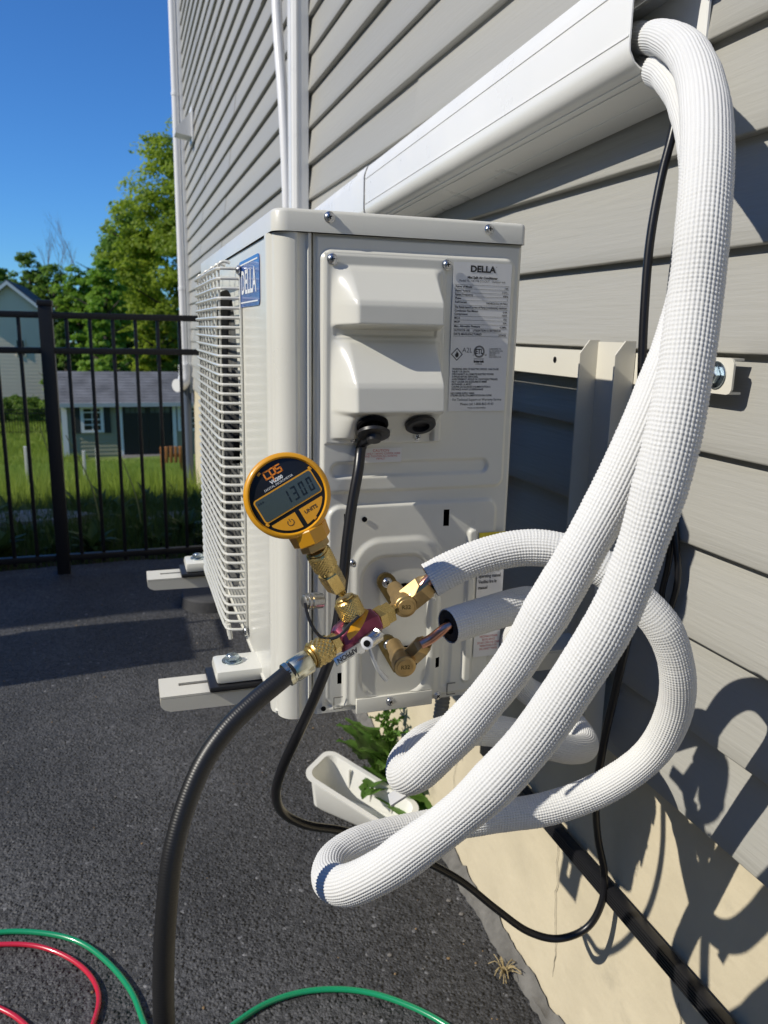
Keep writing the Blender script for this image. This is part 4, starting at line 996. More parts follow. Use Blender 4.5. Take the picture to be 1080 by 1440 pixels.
obj('yellow_band', MB().box(WX0, WX1, -.0059, -.0057, .9195, .9300), M_yellow, wl, smooth=False)
pr = MB(); PY = -.0059
for i, l in enumerate(('WARNING', 'Risk Of Fire Or', 'Attention Risque De', 'Please read the', 'operating manual', 'Veuillez lire le', 'manuel')): tx(l, .0060, WX0 + .002, .9050 - i * .0072, 'LEFT', .0001, .70)
obj('print', pr, M_ink, wl, smooth=False)
pr = MB()
for i in range(11):
    if i == 5: continue
    tx(('DO NOT OPEN THE COVER', 'WHEN POWER IS ON', 'DISCONNECT POWER', 'BEFORE SERVICE')[i % 4], .0038, (WX0 + WX1) / 2 + .002, .8230 - i * .0040, 'CENTER', 0, .62)
obj('red_print', pr, M_redink, wl, smooth=False)

# blue badge on the front
by0, by1, bz0, bz1 = .093, .250, 1.184, 1.240
def bd_xy(u, v): return (FX - .0016, (by0 + by1) / 2 - u, (bz0 + bz1) / 2 + v)
bp = MB(); pl = []
for cy_, cz2, a0_ in ((by1 - .008, bz0 + .008, math.pi), (by0 + .008, bz0 + .008, 1.5 * math.pi), (by0 + .008, bz1 - .008, 0), (by1 - .008, bz1 - .008, .5 * math.pi)):
    for k in range(5): a = a0_ + math.pi / 2 * k / 4; pl.append((cy_ - .008 * math.cos(a), cz2 + .008 * math.sin(a)))
bp.prism(pl, FX - .0013, FX - .0002, fn=lambda a, b, t: (t, a, b))
bdg = obj('badge', bp, M_blue, ac, smooth=False)
pr = text_mb('DELLA', .040, bd_xy, 'CENTER', bold=.0006)
for v in (.0225, -.0235): 
    q = [bd_xy(u, v + w_) for u, w_ in ((-.07, 0), (.07, 0), (.07, .0016), (-.07, .0016))]; pr.add(q, [(0, 1, 2, 3)])
obj('lettering', pr, M_whiteink, bdg, smooth=False)

# fan guard: bent wires standing off the front
GX, GY0, GY1, GZ0, GZ1 = -.5245, .238, .575, .738, 1.236
gd = obj('fan_guard', MB().box(-.4985, FX - .0006, GY0 - .004, GY0 + .004, GZ0, GZ1, .001), M_creamp, ac)
obj('edge_bar', MB().box(-.4985, FX - .0006, GY1 - .004, GY1 + .004, GZ0, GZ1, .001), M_creamp, gd)
hp = spline([(FX - .001, GY0, 0), (FX - .012, GY0 + .001, 0), (GX + .003, GY0 + .006, 0), (GX, GY0 + .020, 0), (GX - .001, (GY0 + GY1) / 2, 0), (GX, GY1 - .02, 0), (GX + .003, GY1 - .006, 0), (FX - .012, GY1 - .001, 0), (FX - .001, GY1, 0)], .008)
keep = [hp[0]] + [p for i, p in enumerate(hp) if i % 2 == 0 or p.y < GY0 + .03 or p.y > GY1 - .03] + [hp[-1]]
hwire = mesh_from('wire', MB().tube([hp[i] for i in range(0, len(hp)) if hp[i].y < GY0 + .035 or hp[i].y > GY1 - .035 or i % 6 == 0], .0021, 7), M_creamp)
def relp(v): return (Vector(v) - Vector((-.36, .37, .7206)))
nh = 41
for i in range(nh):
    z = GZ0 + .004 + (GZ1 - GZ0 - .008) * i / (nh - 1); inst('wire', hwire, gd, relp((0, 0, z)))
vw = mesh_from('rib', MB().box(-.0013, .0013, -.0019, .0019, 0, GZ1 - GZ0, .0004), M_creamp)
for i in range(8):
    y = GY0 + .022 + (GY1 - GY0 - .044) * i / 7; inst('rib', vw, gd, relp((GX + .0032, y, GZ0)))
for y in (GY0 + .014, GY0 + .06, GY0 + .12, GY0 + .2, GY1 - .03): obj('clip', MB().tube(spline([(GX + .002, y, GZ1 - .006), (GX + .003, y - .003, GZ1 + .002), (GX + .009, y - .006, GZ1 + .005), (GX + .016, y - .008, GZ1 + .003)], .003), .0022, 8), M_creamp, gd)
for y in (GY0 + .010, GY0 + .022): obj('clip', MB().tube([(GX + .003, y, GZ0 + .01), (GX + .006, y, GZ0 - .012)], .0032, 8), M_creamp, gd)
sc2 = inst('screw', SM, ac, relp((FX - .004, GY0 - .006, GZ0 + .004)), (0, 0, -1.57), (1.2, 1.2, 1.2))
inst('screw', SM, ac, relp((FX - .004, GY0 - .006, GZ1 - .006)), (0, 0, -1.57), (1.2, 1.2, 1.2))

# feet on rubber pads, bolted to the arms
for y0 in (.115, .605):
    f = obj('foot', MB().box(-.553, -.472, y0 + .008, y0 + .066, .7150, .7330, .0065), M_cream, ac)
    obj('rubber_pad', MB().box(-.562, -.472, y0 + .004, y0 + .070, .7068, .7148, .003), M_black, f)
    hexbolt('foot_bolt', (-.529, y0 + .038, .7332), (0, 0, 1), .0085, f)

# ------------------------------------------------------------------ insulated hoses: real woven relief on a swept tube
def sleeve_mesh(path, r, cell=.0030, amp=.00115, ncol=38, sq=None, seed=0):
    P = np.array([tuple(p) for p in path]); d = np.r_[0, np.cumsum(np.linalg.norm(np.diff(P, axis=0), axis=1))]; L = d[-1]
    n_rows = int(L / cell); N = n_rows * 4; s = np.linspace(0, L, N + 1)
    C_ = np.stack([np.interp(s, d, P[:, i]) for i in range(3)], 1)
    for _ in range(12): C_[1:-1] = (C_[:-2] + 2 * C_[1:-1] + C_[2:]) / 4
    T = np.gradient(C_, axis=0); T /= np.linalg.norm(T, axis=1)[:, None]
    X = np.zeros_like(C_); x = np.cross(T[0], (0, 0, 1.0)); x /= np.linalg.norm(x)
    for i in range(N + 1):
        x = x - T[i] * np.dot(x, T[i]); x /= np.linalg.norm(x); X[i] = x
    Y = np.cross(T, X); M_ = ncol * 4; a = np.arange(M_) / M_ * 2 * np.pi
    # curvature closes the rows up on the inside of a bend and flattens the weave there
    col = np.arange(M_) / 4.0; row = np.arange(N + 1) / 4.0
    A, Rw = np.meshgrid(col, row); Rw = Rw + .10 * np.sin(A * .9 + seed) + .5 * np.interp(s, np.linspace(0, L, 40), np.random.default_rng(seed + 5).normal(0, 1, 40))[:, None] * 0.25; stag = 0.0
    bead = np.abs(np.sin(np.pi * A)) ** .7 * (0.25 + 0.75 * np.abs(np.sin(np.pi * (Rw + stag))) ** .7)
    rg = np.random.default_rng(seed); wob = np.interp(np.arange(N + 1), np.linspace(0, N, 60), rg.normal(0, .00055, 60))
    rad = r - amp + amp * bead * (.85 + .3 * rg.random((N + 1, 1)) * np.ones((1, M_))) + wob[:, None]
    # shallow creases and soft flats where the foam has been bent
    for _ in range(9):
        s0, a0, w0 = rg.uniform(.05, L - .05), rg.uniform(0, 6.283), rg.uniform(.008, .025)
        rad = rad - rg.uniform(.0003, .0007) * np.exp(-((s - s0) / w0) ** 2)[:, None] * np.clip(np.cos(a - a0), 0, 1)[None, :]
    if sq is not None: rad = rad + sq(s / L, a)
    v = C_[:, None, :] + rad[..., None] * (X[:, None, :] * np.cos(a)[None, :, None] + Y[:, None, :] * np.sin(a)[None, :, None])
    I, J = np.meshgrid(np.arange(N), np.arange(M_), indexing='ij'); J2 = (J + 1) % M_
    f = np.stack([I * M_ + J, I * M_ + J2, (I + 1) * M_ + J2, (I + 1) * M_ + J], -1).reshape(-1, 4)
    me = bpy.data.meshes.new('sleeve'); nv = (N + 1) * M_; nf = len(f)
    me.vertices.add(nv); me.vertices.foreach_set('co', v.reshape(-1).astype(np.float32))
    me.loops.add(nf * 4); me.loops.foreach_set('vertex_index', f.reshape(-1).astype(np.int32))
    me.polygons.add(nf); me.polygons.foreach_set('loop_start', np.arange(0, nf * 4, 4, dtype=np.int32)); 
    me.update(calc_edges=True); me.materials.append(M_sleeve); me.shade_smooth(); me.validate()
    return me
def hose(name, label, path, r, copper, r_cu, seed):
    t = thing(name, label, 'insulated pipe', tuple(path[-1]), 'white insulated refrigerant pipes')
    obj('sleeve', sleeve_mesh(path, r, seed=seed), M_sleeve, t)
    e, d = path[-1], (path[-1] - path[-3]).normalized()
    obj('foam', MB().lathe(e - d * .012, d, [(0, r_cu + .001), (0, r - .0024), (.0112, r - .0022), (.0115, r_cu + .003), (.004, r_cu + .0015)], 32), M_foam, t)
    obj('copper_pipe', MB().tube(spline(copper, .004), r_cu, 16), M_copper, t)
    return t
HR = .0174
h1 = spline([(-0.0081, 0.1308, 1.5259), (-0.0439, 0.0604, 1.4985), (-0.0978, -0.0504, 1.4582), (-0.1763, -0.1978, 1.3896), (-0.2386, -0.3015, 1.3226), (-0.2754, -0.3562, 1.2695), (-0.2909, -0.3777, 1.2265), (-0.2979, -0.3861, 1.1822), (-0.3069, -0.3949, 1.1336), (-0.3157, -0.3986, 1.0841), (-0.3259, -0.3970, 1.0323), (-0.3384, -0.3900, 0.9768), (-0.3546, -0.3754, 0.9257), (-0.3770, -0.3554, 0.8663), (-0.4073, -0.3319, 0.8098), (-0.4394, -0.3016, 0.7570), (-0.4662, -0.2753, 0.7173), (-0.4838, -0.2445, 0.6863), (-0.4905, -0.2137, 0.6703), (-0.4805, -0.1855, 0.6664), (-0.4529, -0.1679, 0.6653), (-0.3964, -0.1551, 0.6619), (-0.3118, -0.1610, 0.6649), (-0.2430, -0.1719, 0.6698), (-0.1847, -0.1857, 0.6930), (-0.1457, -0.2044, 0.7362), (-0.1397, -0.2249, 0.7938), (-0.1544, -0.2393, 0.8478), (-0.1737, -0.2390, 0.8896), (-0.1952, -0.2276, 0.9159), (-0.2254, -0.2105, 0.9445), (-0.2575, -0.1922, 0.9583), (-0.2905, -0.1764, 0.9604), (-0.3261, -0.1663, 0.9531), (-0.3560, -0.1602, 0.9416), (-0.3801, -0.1563, 0.9289)], .004)  # path coordinates here and below mostly projected from image pixels at chosen depths
hose('insulated_pipe', 'front white sleeved pipe with the lowest loop, ending at the upper brass valve', h1, HR, [(-0.4079, -0.1480, 0.9029), (-0.3922, -0.1534, 0.9155), (-0.3801, -0.1563, 0.9289), (-0.3495, -0.1620, 0.9430)], .0064, 1)
h2 = spline([(-0.0095, 0.0996, 1.4845), (-0.0495, 0.0306, 1.4571), (-0.1011, -0.0703, 1.4164), (-0.1410, -0.1562, 1.3643), (-0.1765, -0.2247, 1.3007), (-0.1948, -0.2550, 1.2399), (-0.2238, -0.2864, 1.1822), (-0.2610, -0.3181, 1.1343), (-0.2909, -0.3353, 1.0893), (-0.3127, -0.3385, 1.0461), (-0.3337, -0.3363, 1.0040), (-0.3511, -0.3255, 0.9579), (-0.3695, -0.3100, 0.9074), (-0.3897, -0.2881, 0.8584), (-0.4095, -0.2649, 0.8157), (-0.4209, -0.2417, 0.7842), (-0.4204, -0.2139, 0.7658), (-0.4090, -0.1864, 0.7612), (-0.3797, -0.1628, 0.7647), (-0.3322, -0.1421, 0.7591), (-0.2729, -0.1239, 0.7374), (-0.2200, -0.1103, 0.7100), (-0.1695, -0.0954, 0.6848), (-0.1355, -0.0719, 0.6722), (-0.1285, -0.0407, 0.6767), (-0.1501, -0.0225, 0.7000), (-0.1870, -0.0095, 0.7250), (-0.2183, -0.0272, 0.7652), (-0.2356, -0.0641, 0.8121), (-0.2389, -0.1022, 0.8509), (-0.2460, -0.1361, 0.8799), (-0.2669, -0.1530, 0.8931), (-0.2977, -0.1617, 0.8953), (-0.3284, -0.1701, 0.8939), (-0.3690, -0.1792, 0.8899)], .004)
hose('insulated_pipe', 'rear white sleeved pipe ending open at the lower valve with bare copper showing', h2, HR, [(-0.3926, -0.1715, 0.8716), (-0.3840, -0.1732, 0.8763), (-0.3690, -0.1792, 0.8899), (-0.3297, -0.1728, 0.8943)], .0046, 2)
tp = thing('sleeve_tape', 'grey flap of tape hanging from the tip of the rear white loop', 'tape', (-0.4237, -0.2288, 0.7666))
a, b = Vector((-0.4163, -0.2359, 0.7696)), Vector((-0.4396, -0.2275, 0.7502))
obj('flap', MB().obox((a + b) / 2, b - a, .003, .0125, (b - a).length, up=(0, 1, .2), ch=.0008), mat('grey_tape', (.50, .50, .50), .5), tp)

# ------------------------------------------------------------------ cables
def cable(name, label, pts, r, m=M_cable, cat='cable', n=12, group=None):
    o = obj(name, MB().tube(spline(pts, .008), r, n), m); return tag(o, label, cat, group)
pc = thing('power_cable', 'black power cable leaving the electrical cover and looping down behind the vacuum gauge', 'cable', (-.40, -.04, 1.05))
pts = [(-0.4173, -0.0851, 1.0720), (-0.4182, -0.0925, 1.0594)] + [(-0.4223, -0.0681, 1.0470), (-0.4278, -0.0753, 1.0232), (-0.4357, -0.0811, 0.9885), (-0.4422, -0.0874, 0.9539), (-0.4474, -0.0941, 0.9193), (-0.4532, -0.1005, 0.8846), (-0.4622, -0.1078, 0.8469), (-0.4755, -0.1089, 0.8108), (-0.4945, -0.0992, 0.7578), (-0.5072, -0.0751, 0.7058), (-0.5094, -0.0477, 0.6599), (-0.4956, -0.0153, 0.6117), (-0.4635, 0.0081, 0.5740), (-0.4112, 0.0358, 0.5371), (-0.3432, 0.0654, 0.4851), (-0.2763, 0.0741, 0.4347), (-0.2190, 0.0762, 0.3881), (-0.1641, 0.0666, 0.3350), (-0.1167, 0.0524, 0.2971), (-0.0772, 0.0372, 0.2887), (-0.0365, 0.0276, 0.3049), (-0.0164, 0.0252, 0.3447), (-0.0130, 0.0294, 0.3889), (-0.0247, 0.0363, 0.4457), (-0.0463, 0.0204, 0.5289), (-0.0556, 0.0017, 0.6175), (-0.0504, -0.0088, 0.7149), (-0.0442, -0.0186, 0.8165), (-0.0458, -0.0170, 0.9099), (-0.0484, -0.0087, 1.0074), (-0.0473, 0.0030, 1.1017), (-0.0460, 0.0122, 1.1858), (-0.0416, 0.0199, 1.2681), (-0.0315, 0.0233, 1.3407), (-0.0188, 0.0246, 1.4077), (-0.0077, 0.0490, 1.4569), (0.0126, 0.1054, 1.4942)]
obj('jacket', MB().tube(spline(pts, .006), .0054, 12), M_cable, pc)
obj('strain_relief', MB().lathe(Vector((-0.4168, -0.0888, 1.0631)), Vector((-.12, -.50, -.86)), [(0, .0135), (.0015, .0160), (.0045, .0160), (.0058, .0140), (.0058, .0078), (.011, .0066)], 28), M_black, pc)
cable('signal_cable', 'thinner black cable on the siding just right of the long black cable', [(-0.0045, 0.0105, 1.3250), (-0.0107, 0.0102, 1.2929), (-0.0150, 0.0087, 1.2361), (-0.0166, 0.0080, 1.1865), (-0.0156, 0.0136, 1.1442), (-0.0099, 0.0184, 1.0830)], .0034)
cable('coiled_cable', 'black cable coiled in a narrow loop against the siding beside the white pipes', [(-.006, -.010, 1.0), (-.008, -.030, .95), (-.010, -.046, .905), (-.010, -.054, .87), (-.012, -.050, .83), (-.014, -.040, .80), (-.012, -.030, .84), (-.010, -.034, .88), (-.008, -.030, .92), (-.008, -.012, .95), (-.008, .01, .93), (-.008, .02, .85)], .0042)
# ribbed black raceway along the foundation
rw = thing('ribbed_raceway', 'flat black ribbed plastic strip running level along the beige foundation', 'raceway', (-.01, 0, .36))
mb = MB(); mb.box(-.010, .004, -.9, .46, .347, .370, .0015)
for i in range(5): mb.box(-.0120, -.0102, -.9, .459, .3478 + i * .0046, .3504 + i * .0046, .0005)
obj('strip', mb, M_black, rw)
# vacuum hose
vh_ = thing('vacuum_hose', 'thick black vacuum hose arching down from the tool to the asphalt in the foreground', 'hose', (-0.5170, -0.1562, 0.8485))
pts = [(-0.5114, -0.1548, 0.8528), (-0.5243, -0.1597, 0.8461), (-0.5476, -0.1661, 0.8326), (-0.5729, -0.1730, 0.8140), (-0.5955, -0.1822, 0.7895), (-0.6132, -0.1946, 0.7588), (-0.6268, -0.2095, 0.7234), (-0.6345, -0.2229, 0.6800), (-0.6392, -0.2326, 0.6334), (-0.6410, -0.2390, 0.5825), (-0.6386, -0.2327, 0.5000), (-0.6217, -0.1951, 0.3666)]
pth = spline(pts, .00055); nP = len(pth)
obj('rubber', MB().tube(pth, .0100, 22, rf=lambda t: .0090 + .00005 * math.sin(t * nP * .00055 / .0024 * 6.283)), mat('ribbed_rubber', (.012, .012, .013), .40, spec=.45), vh_)
a, b = Vector((-0.5161, -0.1547, 0.8491)), Vector((-0.4933, -0.1486, 0.8586)); dd = (b - a).normalized()
obj('crimp_sleeve', MB().lathe(a - dd * .003, dd, [(0, .0098), (.001, .0112), (.005, .0114), (.006, .0106), (.008, .0106), (.009, .0116), ((b - a).length, .0118), ((b - a).length + .002, .0105)], 28, fn=lambda q, t: -.0006 * abs(math.sin(q * 4)) if t > .0085 else 0), mat('gold_zinc', (.62, .60, .47), .25, metal=1.0), vh_)

vh_.scale = (.93,) * 3; vh_.location = (-0.5261, -0.2024, 0.8701)      # scaled down about the camera together with the unit
# ------------------------------------------------------------------ refrigerant hoses lying on the asphalt
g1 = [(x, y, z) for x, y, z in ((-1.0005, 0.6409, 0.0060), (-0.9272, 0.6453, 0.0060), (-0.8486, 0.6196, 0.0060), (-0.7822, 0.5767, 0.0060), (-0.7297, 0.5098, 0.0060), (-0.6868, 0.4243, 0.0060), (-0.6671, 0.3492, 0.0060), (-.645, .27, .006), (-.62, .22, .006), (-0.5598, 0.2791, 0.0060), (-0.5149, 0.3085, 0.0060), (-0.4624, 0.3304, 0.0060), (-0.4041, 0.3364, 0.0060), (-0.3416, 0.3255, 0.0060), (-0.2828, 0.2994, 0.0060), (-0.2253, 0.2533, 0.0060), (-0.1799, 0.2000, 0.0060), (-0.1336, 0.1154, 0.0060))]
cable('green_hose', 'thin green refrigerant hose curving over the asphalt at the bottom', g1, .0052, M_greenhose, 'hose', 14)
r1 = [(x, y, z) for x, y, z in ((-0.9974, 0.6220, 0.0055), (-0.9230, 0.6124, 0.0055), (-0.8586, 0.5892, 0.0055), (-0.7993, 0.5421, 0.0055), (-0.7575, 0.4842, 0.0055), (-0.7416, 0.4303, 0.0055), (-0.7494, 0.3749, 0.0055), (-.775, .31, .0055), (-.81, .27, .0055), (-0.8390, 0.3737, 0.0055), (-0.8715, 0.4240, 0.0055), (-0.9029, 0.4547, 0.0055), (-0.9656, 0.5019, 0.0055))]
cable('red_hose', 'thin red refrigerant hose curving over the asphalt inside the green one', r1, .0045, M_redhose, 'hose', 14)

# ------------------------------------------------------------------ service valves (parts of the unit)
CT = Vector((-.6469, -.8165, 1.1581))
def valve(cap, plate0, hexa, hexb, stub, hr, name):
    cap = Vector(cap); v = obj(name, MB().lathe(cap + Vector((.004, .046, .004)), Vector((-.10, -1, -.05)), [(0, .0085), (.020, .0090), (.024, .0105), (.036, .0108), (.0385, .0112), (.0395, .0118), (.0500, .0118), (.0512, .0110), (.0518, .0085), (.0522, .0082), (.0522, .001)], 26), M_oldbrass, ac, angle=30)
    hexa, hexb = Vector(hexa), Vector(hexb)
    q = MB(); q.tube([cap + Vector((.003, .026, .003)), hexa], .0072, 16)
    obj('neck', q, M_oldbrass, v)
    L = (hexb - hexa).length; q = MB().lathe(hexa, hexb - hexa, [(0, hr - .0015), (.001, hr), (L * .72, hr), (L * .78, hr * .9), (L, hr * .72)], 6, up=(0, 1, 0))
    obj('flare_nut', q, M_oldbrass, v, angle=25)
    if stub: obj('service_port', MB().tube([cap + Vector((0, .018, 0)), Vector(stub)], .0046, 14), M_oldbrass, v)
    return v
v1 = valve((-0.3847, -0.1049, 0.8850), None, (-0.3777, -0.0936, 0.8874), (-0.3576, -0.1049, 0.9086), (-0.4074, -0.1046, 0.8772), .0150, 'service_valve')
v2 = valve((-0.3879, -0.1162, 0.8249), None, (-0.3764, -0.1075, 0.8323), (-0.3670, -0.1202, 0.8505), None, .0108, 'service_valve')
for v, (px0, px1) in ((v1, ((-0.3766, -0.0180, 0.8835), (-0.3596, -0.0200, 0.8556))), (v2, ((-0.3732, -0.0180, 0.8088), (-0.3567, -0.0200, 0.7787)))):
    a, b = Vector(px0), Vector(px1); d = (b - a).normalized(); s_ = Vector((d.z, 0, -d.x))
    poly = []
    for k in range(9): t = math.pi * k / 8; poly.append(a - d * .0105 * math.sin(t) + s_ * .0105 * math.cos(t))
    poly += [b - s_ * .0105, b + s_ * .0105]
    q = MB(); q.v = [tuple(p + Vector((0, yy, 0))) for yy in (-.0025, .0025) for p in poly]; n_ = len(poly)
    q.f = [tuple(range(n_)), tuple(range(2*n_ - 1, n_ - 1, -1))] + [(i, (i+1) % n_, n_ + (i+1) % n_, n_ + i) for i in range(n_)]; q.mi = [0] * len(q.f)
    obj('mounting_plate', q, M_darkbrass, v, smooth=False)
    so = inst('screw', SM, v, a + Vector((0, -.0026, 0)) - Vector((-.36, .37, .7206)), (0, .4, 0), (1.05,) * 3)
    obj('bore', MB().cyl(b + Vector((.008, .0085, .006)), b + Vector((.008, .0070, .006)), .0165, n=24), M_void, v)
# lettering stamped on the caps
for c in ((-0.3847, -0.1049, 0.8850), (-0.3879, -0.1162, 0.8249)):
    c = Vector(c); ax = Vector((-.10, -1, -.05)).normalized(); x, y, z = frame(ax); o_ = c + Vector((.004, .046, .004)) + ax * .0524
    if x.x < 0: x = -x
    q = text_mb('R32', .0060, lambda u, w: o_ + x * u + Vector((0, 0, 1)) * w, 'CENTER', bold=.00015); obj('stamp', q, M_darkbrass, v1 if c.z > .88 else v2, smooth=False)

# ------------------------------------------------------------------ valve core tool between hose and valve
ct = thing('valve_core_tool', 'magenta valve tool with a yellow band and silver lever on the upper valve', 'valve tool', (-0.4481, -0.1346, 0.8760))
A, B = Vector((-0.4910, -0.1476, 0.8615)), Vector((-0.4033, -0.1101, 0.8825)); ax = (B - A).normalized(); L = (B - A).length
def on(t): return A + ax * (L * t)
obj('coupler', MB().knurl(on(-.02), on(.20), .0125, .0009, 14).ccyl(on(-.05), on(-.021), .0098), M_brass, ct)
obj('hex_nut', MB().hexn(on(.205), on(.31), .0098).ccyl(on(.20), on(.33), .0070), M_brass, ct)
bd_ = MB().lathe(on(.30), ax, [(0, .0085), (.001, .0118), (L * .06, .0150), (L * .14, .0172), (L * .28, .0178), (L * .40, .0170), (L * .46, .0150), (L * .475, .0135)], 8)
body = obj('body', bd_, M_magenta, ct, angle=28)
obj('end_flat', MB().lathe(on(.685), ax, [(0, .0158), (L * .085, .0146), (L * .09, .012)], 8), M_pink, ct, angle=28)
# yellow and black bands wrapped slantwise round the body
BP = [(.30, .0085), (.31, .0118), (.36, .0150), (.44, .0172), (.58, .0178), (.70, .0170), (.76, .0150)]
def sash(ca0, ca1, t0, t1, hw, dr, m, name):
    # strip running askew along the body, on the side that faces us
    x, y, z = frame(ax); ac_ = math.atan2((-fwd).dot(y), (-fwd).dot(x)); au = math.atan2((-down).dot(y), (-down).dot(x)); sg = 1 if math.sin(au - ac_) > 0 else -1
    q = MB(); n1 = 24
    for k in range(n1 + 1):
        u = k / n1; tt = t0 + (t1 - t0) * u; w = hw * (math.sin(math.pi * min(1, max(0, .12 + u * .76))) ** .6)
        rr = float(np.interp(tt, [p[0] for p in BP], [p[1] for p in BP])) + dr
        for s_ in (-1, -.33, .33, 1):
            a_ = ac_ + sg * (ca0 + (ca1 - ca0) * u + s_ * w); q.v.append(tuple(on(tt) + (x * math.cos(a_) + y * math.sin(a_)) * rr))
    q.f = [(4*i + j, 4*i + j + 1, 4*i + j + 5, 4*i + j + 4) for i in range(n1) for j in range(3)]; q.mi = [0] * len(q.f)
    return obj(name, q, m, ct)
sash(.05, 1.05, .345, .71, .33, .0004, M_gauge, 'yellow_band')
sash(.62, 1.62, .345, .72, .22, .0008, M_black, 'black_strap')
obj('swivel_nut', MB().lathe(on(.79), ax, [(0, .0105), (.001, .0125), (L * .10, .0130), (L * .11, .0118), (L * .20, .0118), (L * .215, .0100), (L * .22, .0058), (L * .30, .0050)], 6, up=(0, 1, 0)), M_brass, ct, angle=25)
# port for the gauge
P0, P1 = Vector((-0.4464, -0.1355, 0.8878)), Vector((-0.4573, -0.1305, 0.9115)); pd = (P1 - P0).normalized()
obj('port_coupler', MB().knurl(P0 + pd * .003, P1 - pd * .004, .0122, .0006, 24).ccyl(P1 - pd * .0045, P1 - pd * .001, .0095), M_brass, ct)
# ball valve with its lever
pv = Vector((-0.4406, -0.1526, 0.8700))
obj('ball_valve', MB().ccyl(Vector((-0.4442, -0.1460, 0.8656)), Vector((-0.4239, -0.1420, 0.8742)), .0075, .001).ccyl(Vector((-0.4456, -0.1408, 0.8673)), Vector((-0.4457, -0.1535, 0.8638)), .0050, .001), M_chrome, ct)
l0, l1 = Vector((-0.4419, -0.1589, 0.8734)), Vector((-0.4744, -0.1654, 0.8600)); ld = (l1 - l0).normalized(); fn_ = Vector((0.3080, 0.9245, -0.2245)); up_ = ld.cross(fn_).normalized()
lev = MB().obox((l0 + l1) / 2, ld, .0084, .0022, (l1 - l0).length, up=fn_, ch=.0007)
lever = obj('lever', lev, M_chrome, ct)
lev = MB().lathe(l0 - fn_ * .0035, fn_, [(0, .0050), (.0005, .0060), (.0040, .0060), (.0045, .0050)], 24); obj('lever_boss', lev, mat('white_plastic_gloss', (.75, .75, .75), .25), lever)
obj('boss_hole', MB().lathe(l0 - fn_ * .0042, fn_, [(0, .0032), (.0003, .0032)], 16), M_void, lever)
mid = (l0 + l1) / 2 - fn_ * .0014 + ld * .004
tu = -ld; tv = fn_.cross(tu).normalized()
q = text_mb('APPION', .0062, lambda u, w: mid + (ld * u + (ld.cross(fn_)).normalized() * w) , 'CENTER', bold=.0002); obj('lettering', q, M_ink, lever, smooth=False)
wp = spline([(-0.4386, -0.1594, 0.8760), (-0.4310, -0.1594, 0.8774), (-0.4273, -0.1566, 0.8809), (-0.4311, -0.1507, 0.8819)], .003); obj('lever_end', MB().tube(wp, .0026, 8), M_chrome, ct)
wp = spline([(-0.4393, -0.1573, 0.8703), (-0.4361, -0.1568, 0.8590), (-0.4293, -0.1518, 0.8444), (-0.4213, -0.1433, 0.8324), (-0.4146, -0.1369, 0.8234)], .004); obj('white_strip', MB().tube(wp, .0020, 8, rf=lambda t: .0014 + .0014 * t), mat('white_strip_mat', (.72, .72, .70), .35), ct)  # thin white curved strip running down from the lever
# loose cap on its strap
C0_, C1_ = Vector((-0.4954, -0.1253, 0.9074)), Vector((-0.4765, -0.1212, 0.9057)); cd = (C1_ - C0_).normalized()
cap = obj('cap', MB().lathe(C0_, cd, [(0, .0045), (.001, .0062), (.004, .0062), (.0042, .0076), (.006, .0080), (.0075, .0074), (.009, .0080), (.011, .0078), ((C1_ - C0_).length, .0076), ((C1_ - C0_).length + .0012, .0064)], 24), mat('satin_metal_cap', (.42, .42, .41), .35, metal=.9), ct)
obj('strap', MB().tube(spline([(-0.4944, -0.1299, 0.9075), (-0.4929, -0.1352, 0.8965), (-0.4887, -0.1405, 0.8853), (-0.4813, -0.1439, 0.8767), (-0.4716, -0.1463, 0.8759), (-0.4635, -0.1470, 0.8795), (-0.4554, -0.1474, 0.8888), (-0.4462, -0.1466, 0.8961)], .004), .0016, 8), M_black, ct)

# ------------------------------------------------------------------ vacuum gauge
G = Vector((-0.5163, -0.1586, 1.0175))
gn = (-fwd + right * .17 + down * .02).normalized()
gu = (-(right * .527) - down * .85); gu = (gu - gn * gu.dot(gn)).normalized(); gx = gu.cross(gn).normalized()
def gp(u, v, w): return G + (gx * u + gu * v + gn * w) * .955
vg = thing('vacuum_gauge', 'round amber digital vacuum gauge reading 1300, screwed on the brass couplers', 'vacuum gauge', tuple(G))
R_ = .0378
obj('housing', MB().lathe(gp(0, 0, -.026), gn, [(0, R_ * .72), (.002, R_ * .84), (.006, R_ * .93), (.018, R_ * .985), (.023, R_), (.0265, R_ * .995), (.0285, R_ * .965), (.0295, R_ * .92), (.0296, R_ * .895), (.0278, R_ * .875), (.0270, R_ * .86)], 64), M_gauge, vg, angle=40)
obj('face', MB().lathe(gp(0, 0, .0000), gn, [(0, R_ * .86), (.0022, R_ * .868), (.0024, R_ * .85)], 64), M_face, vg)
FW = .0026
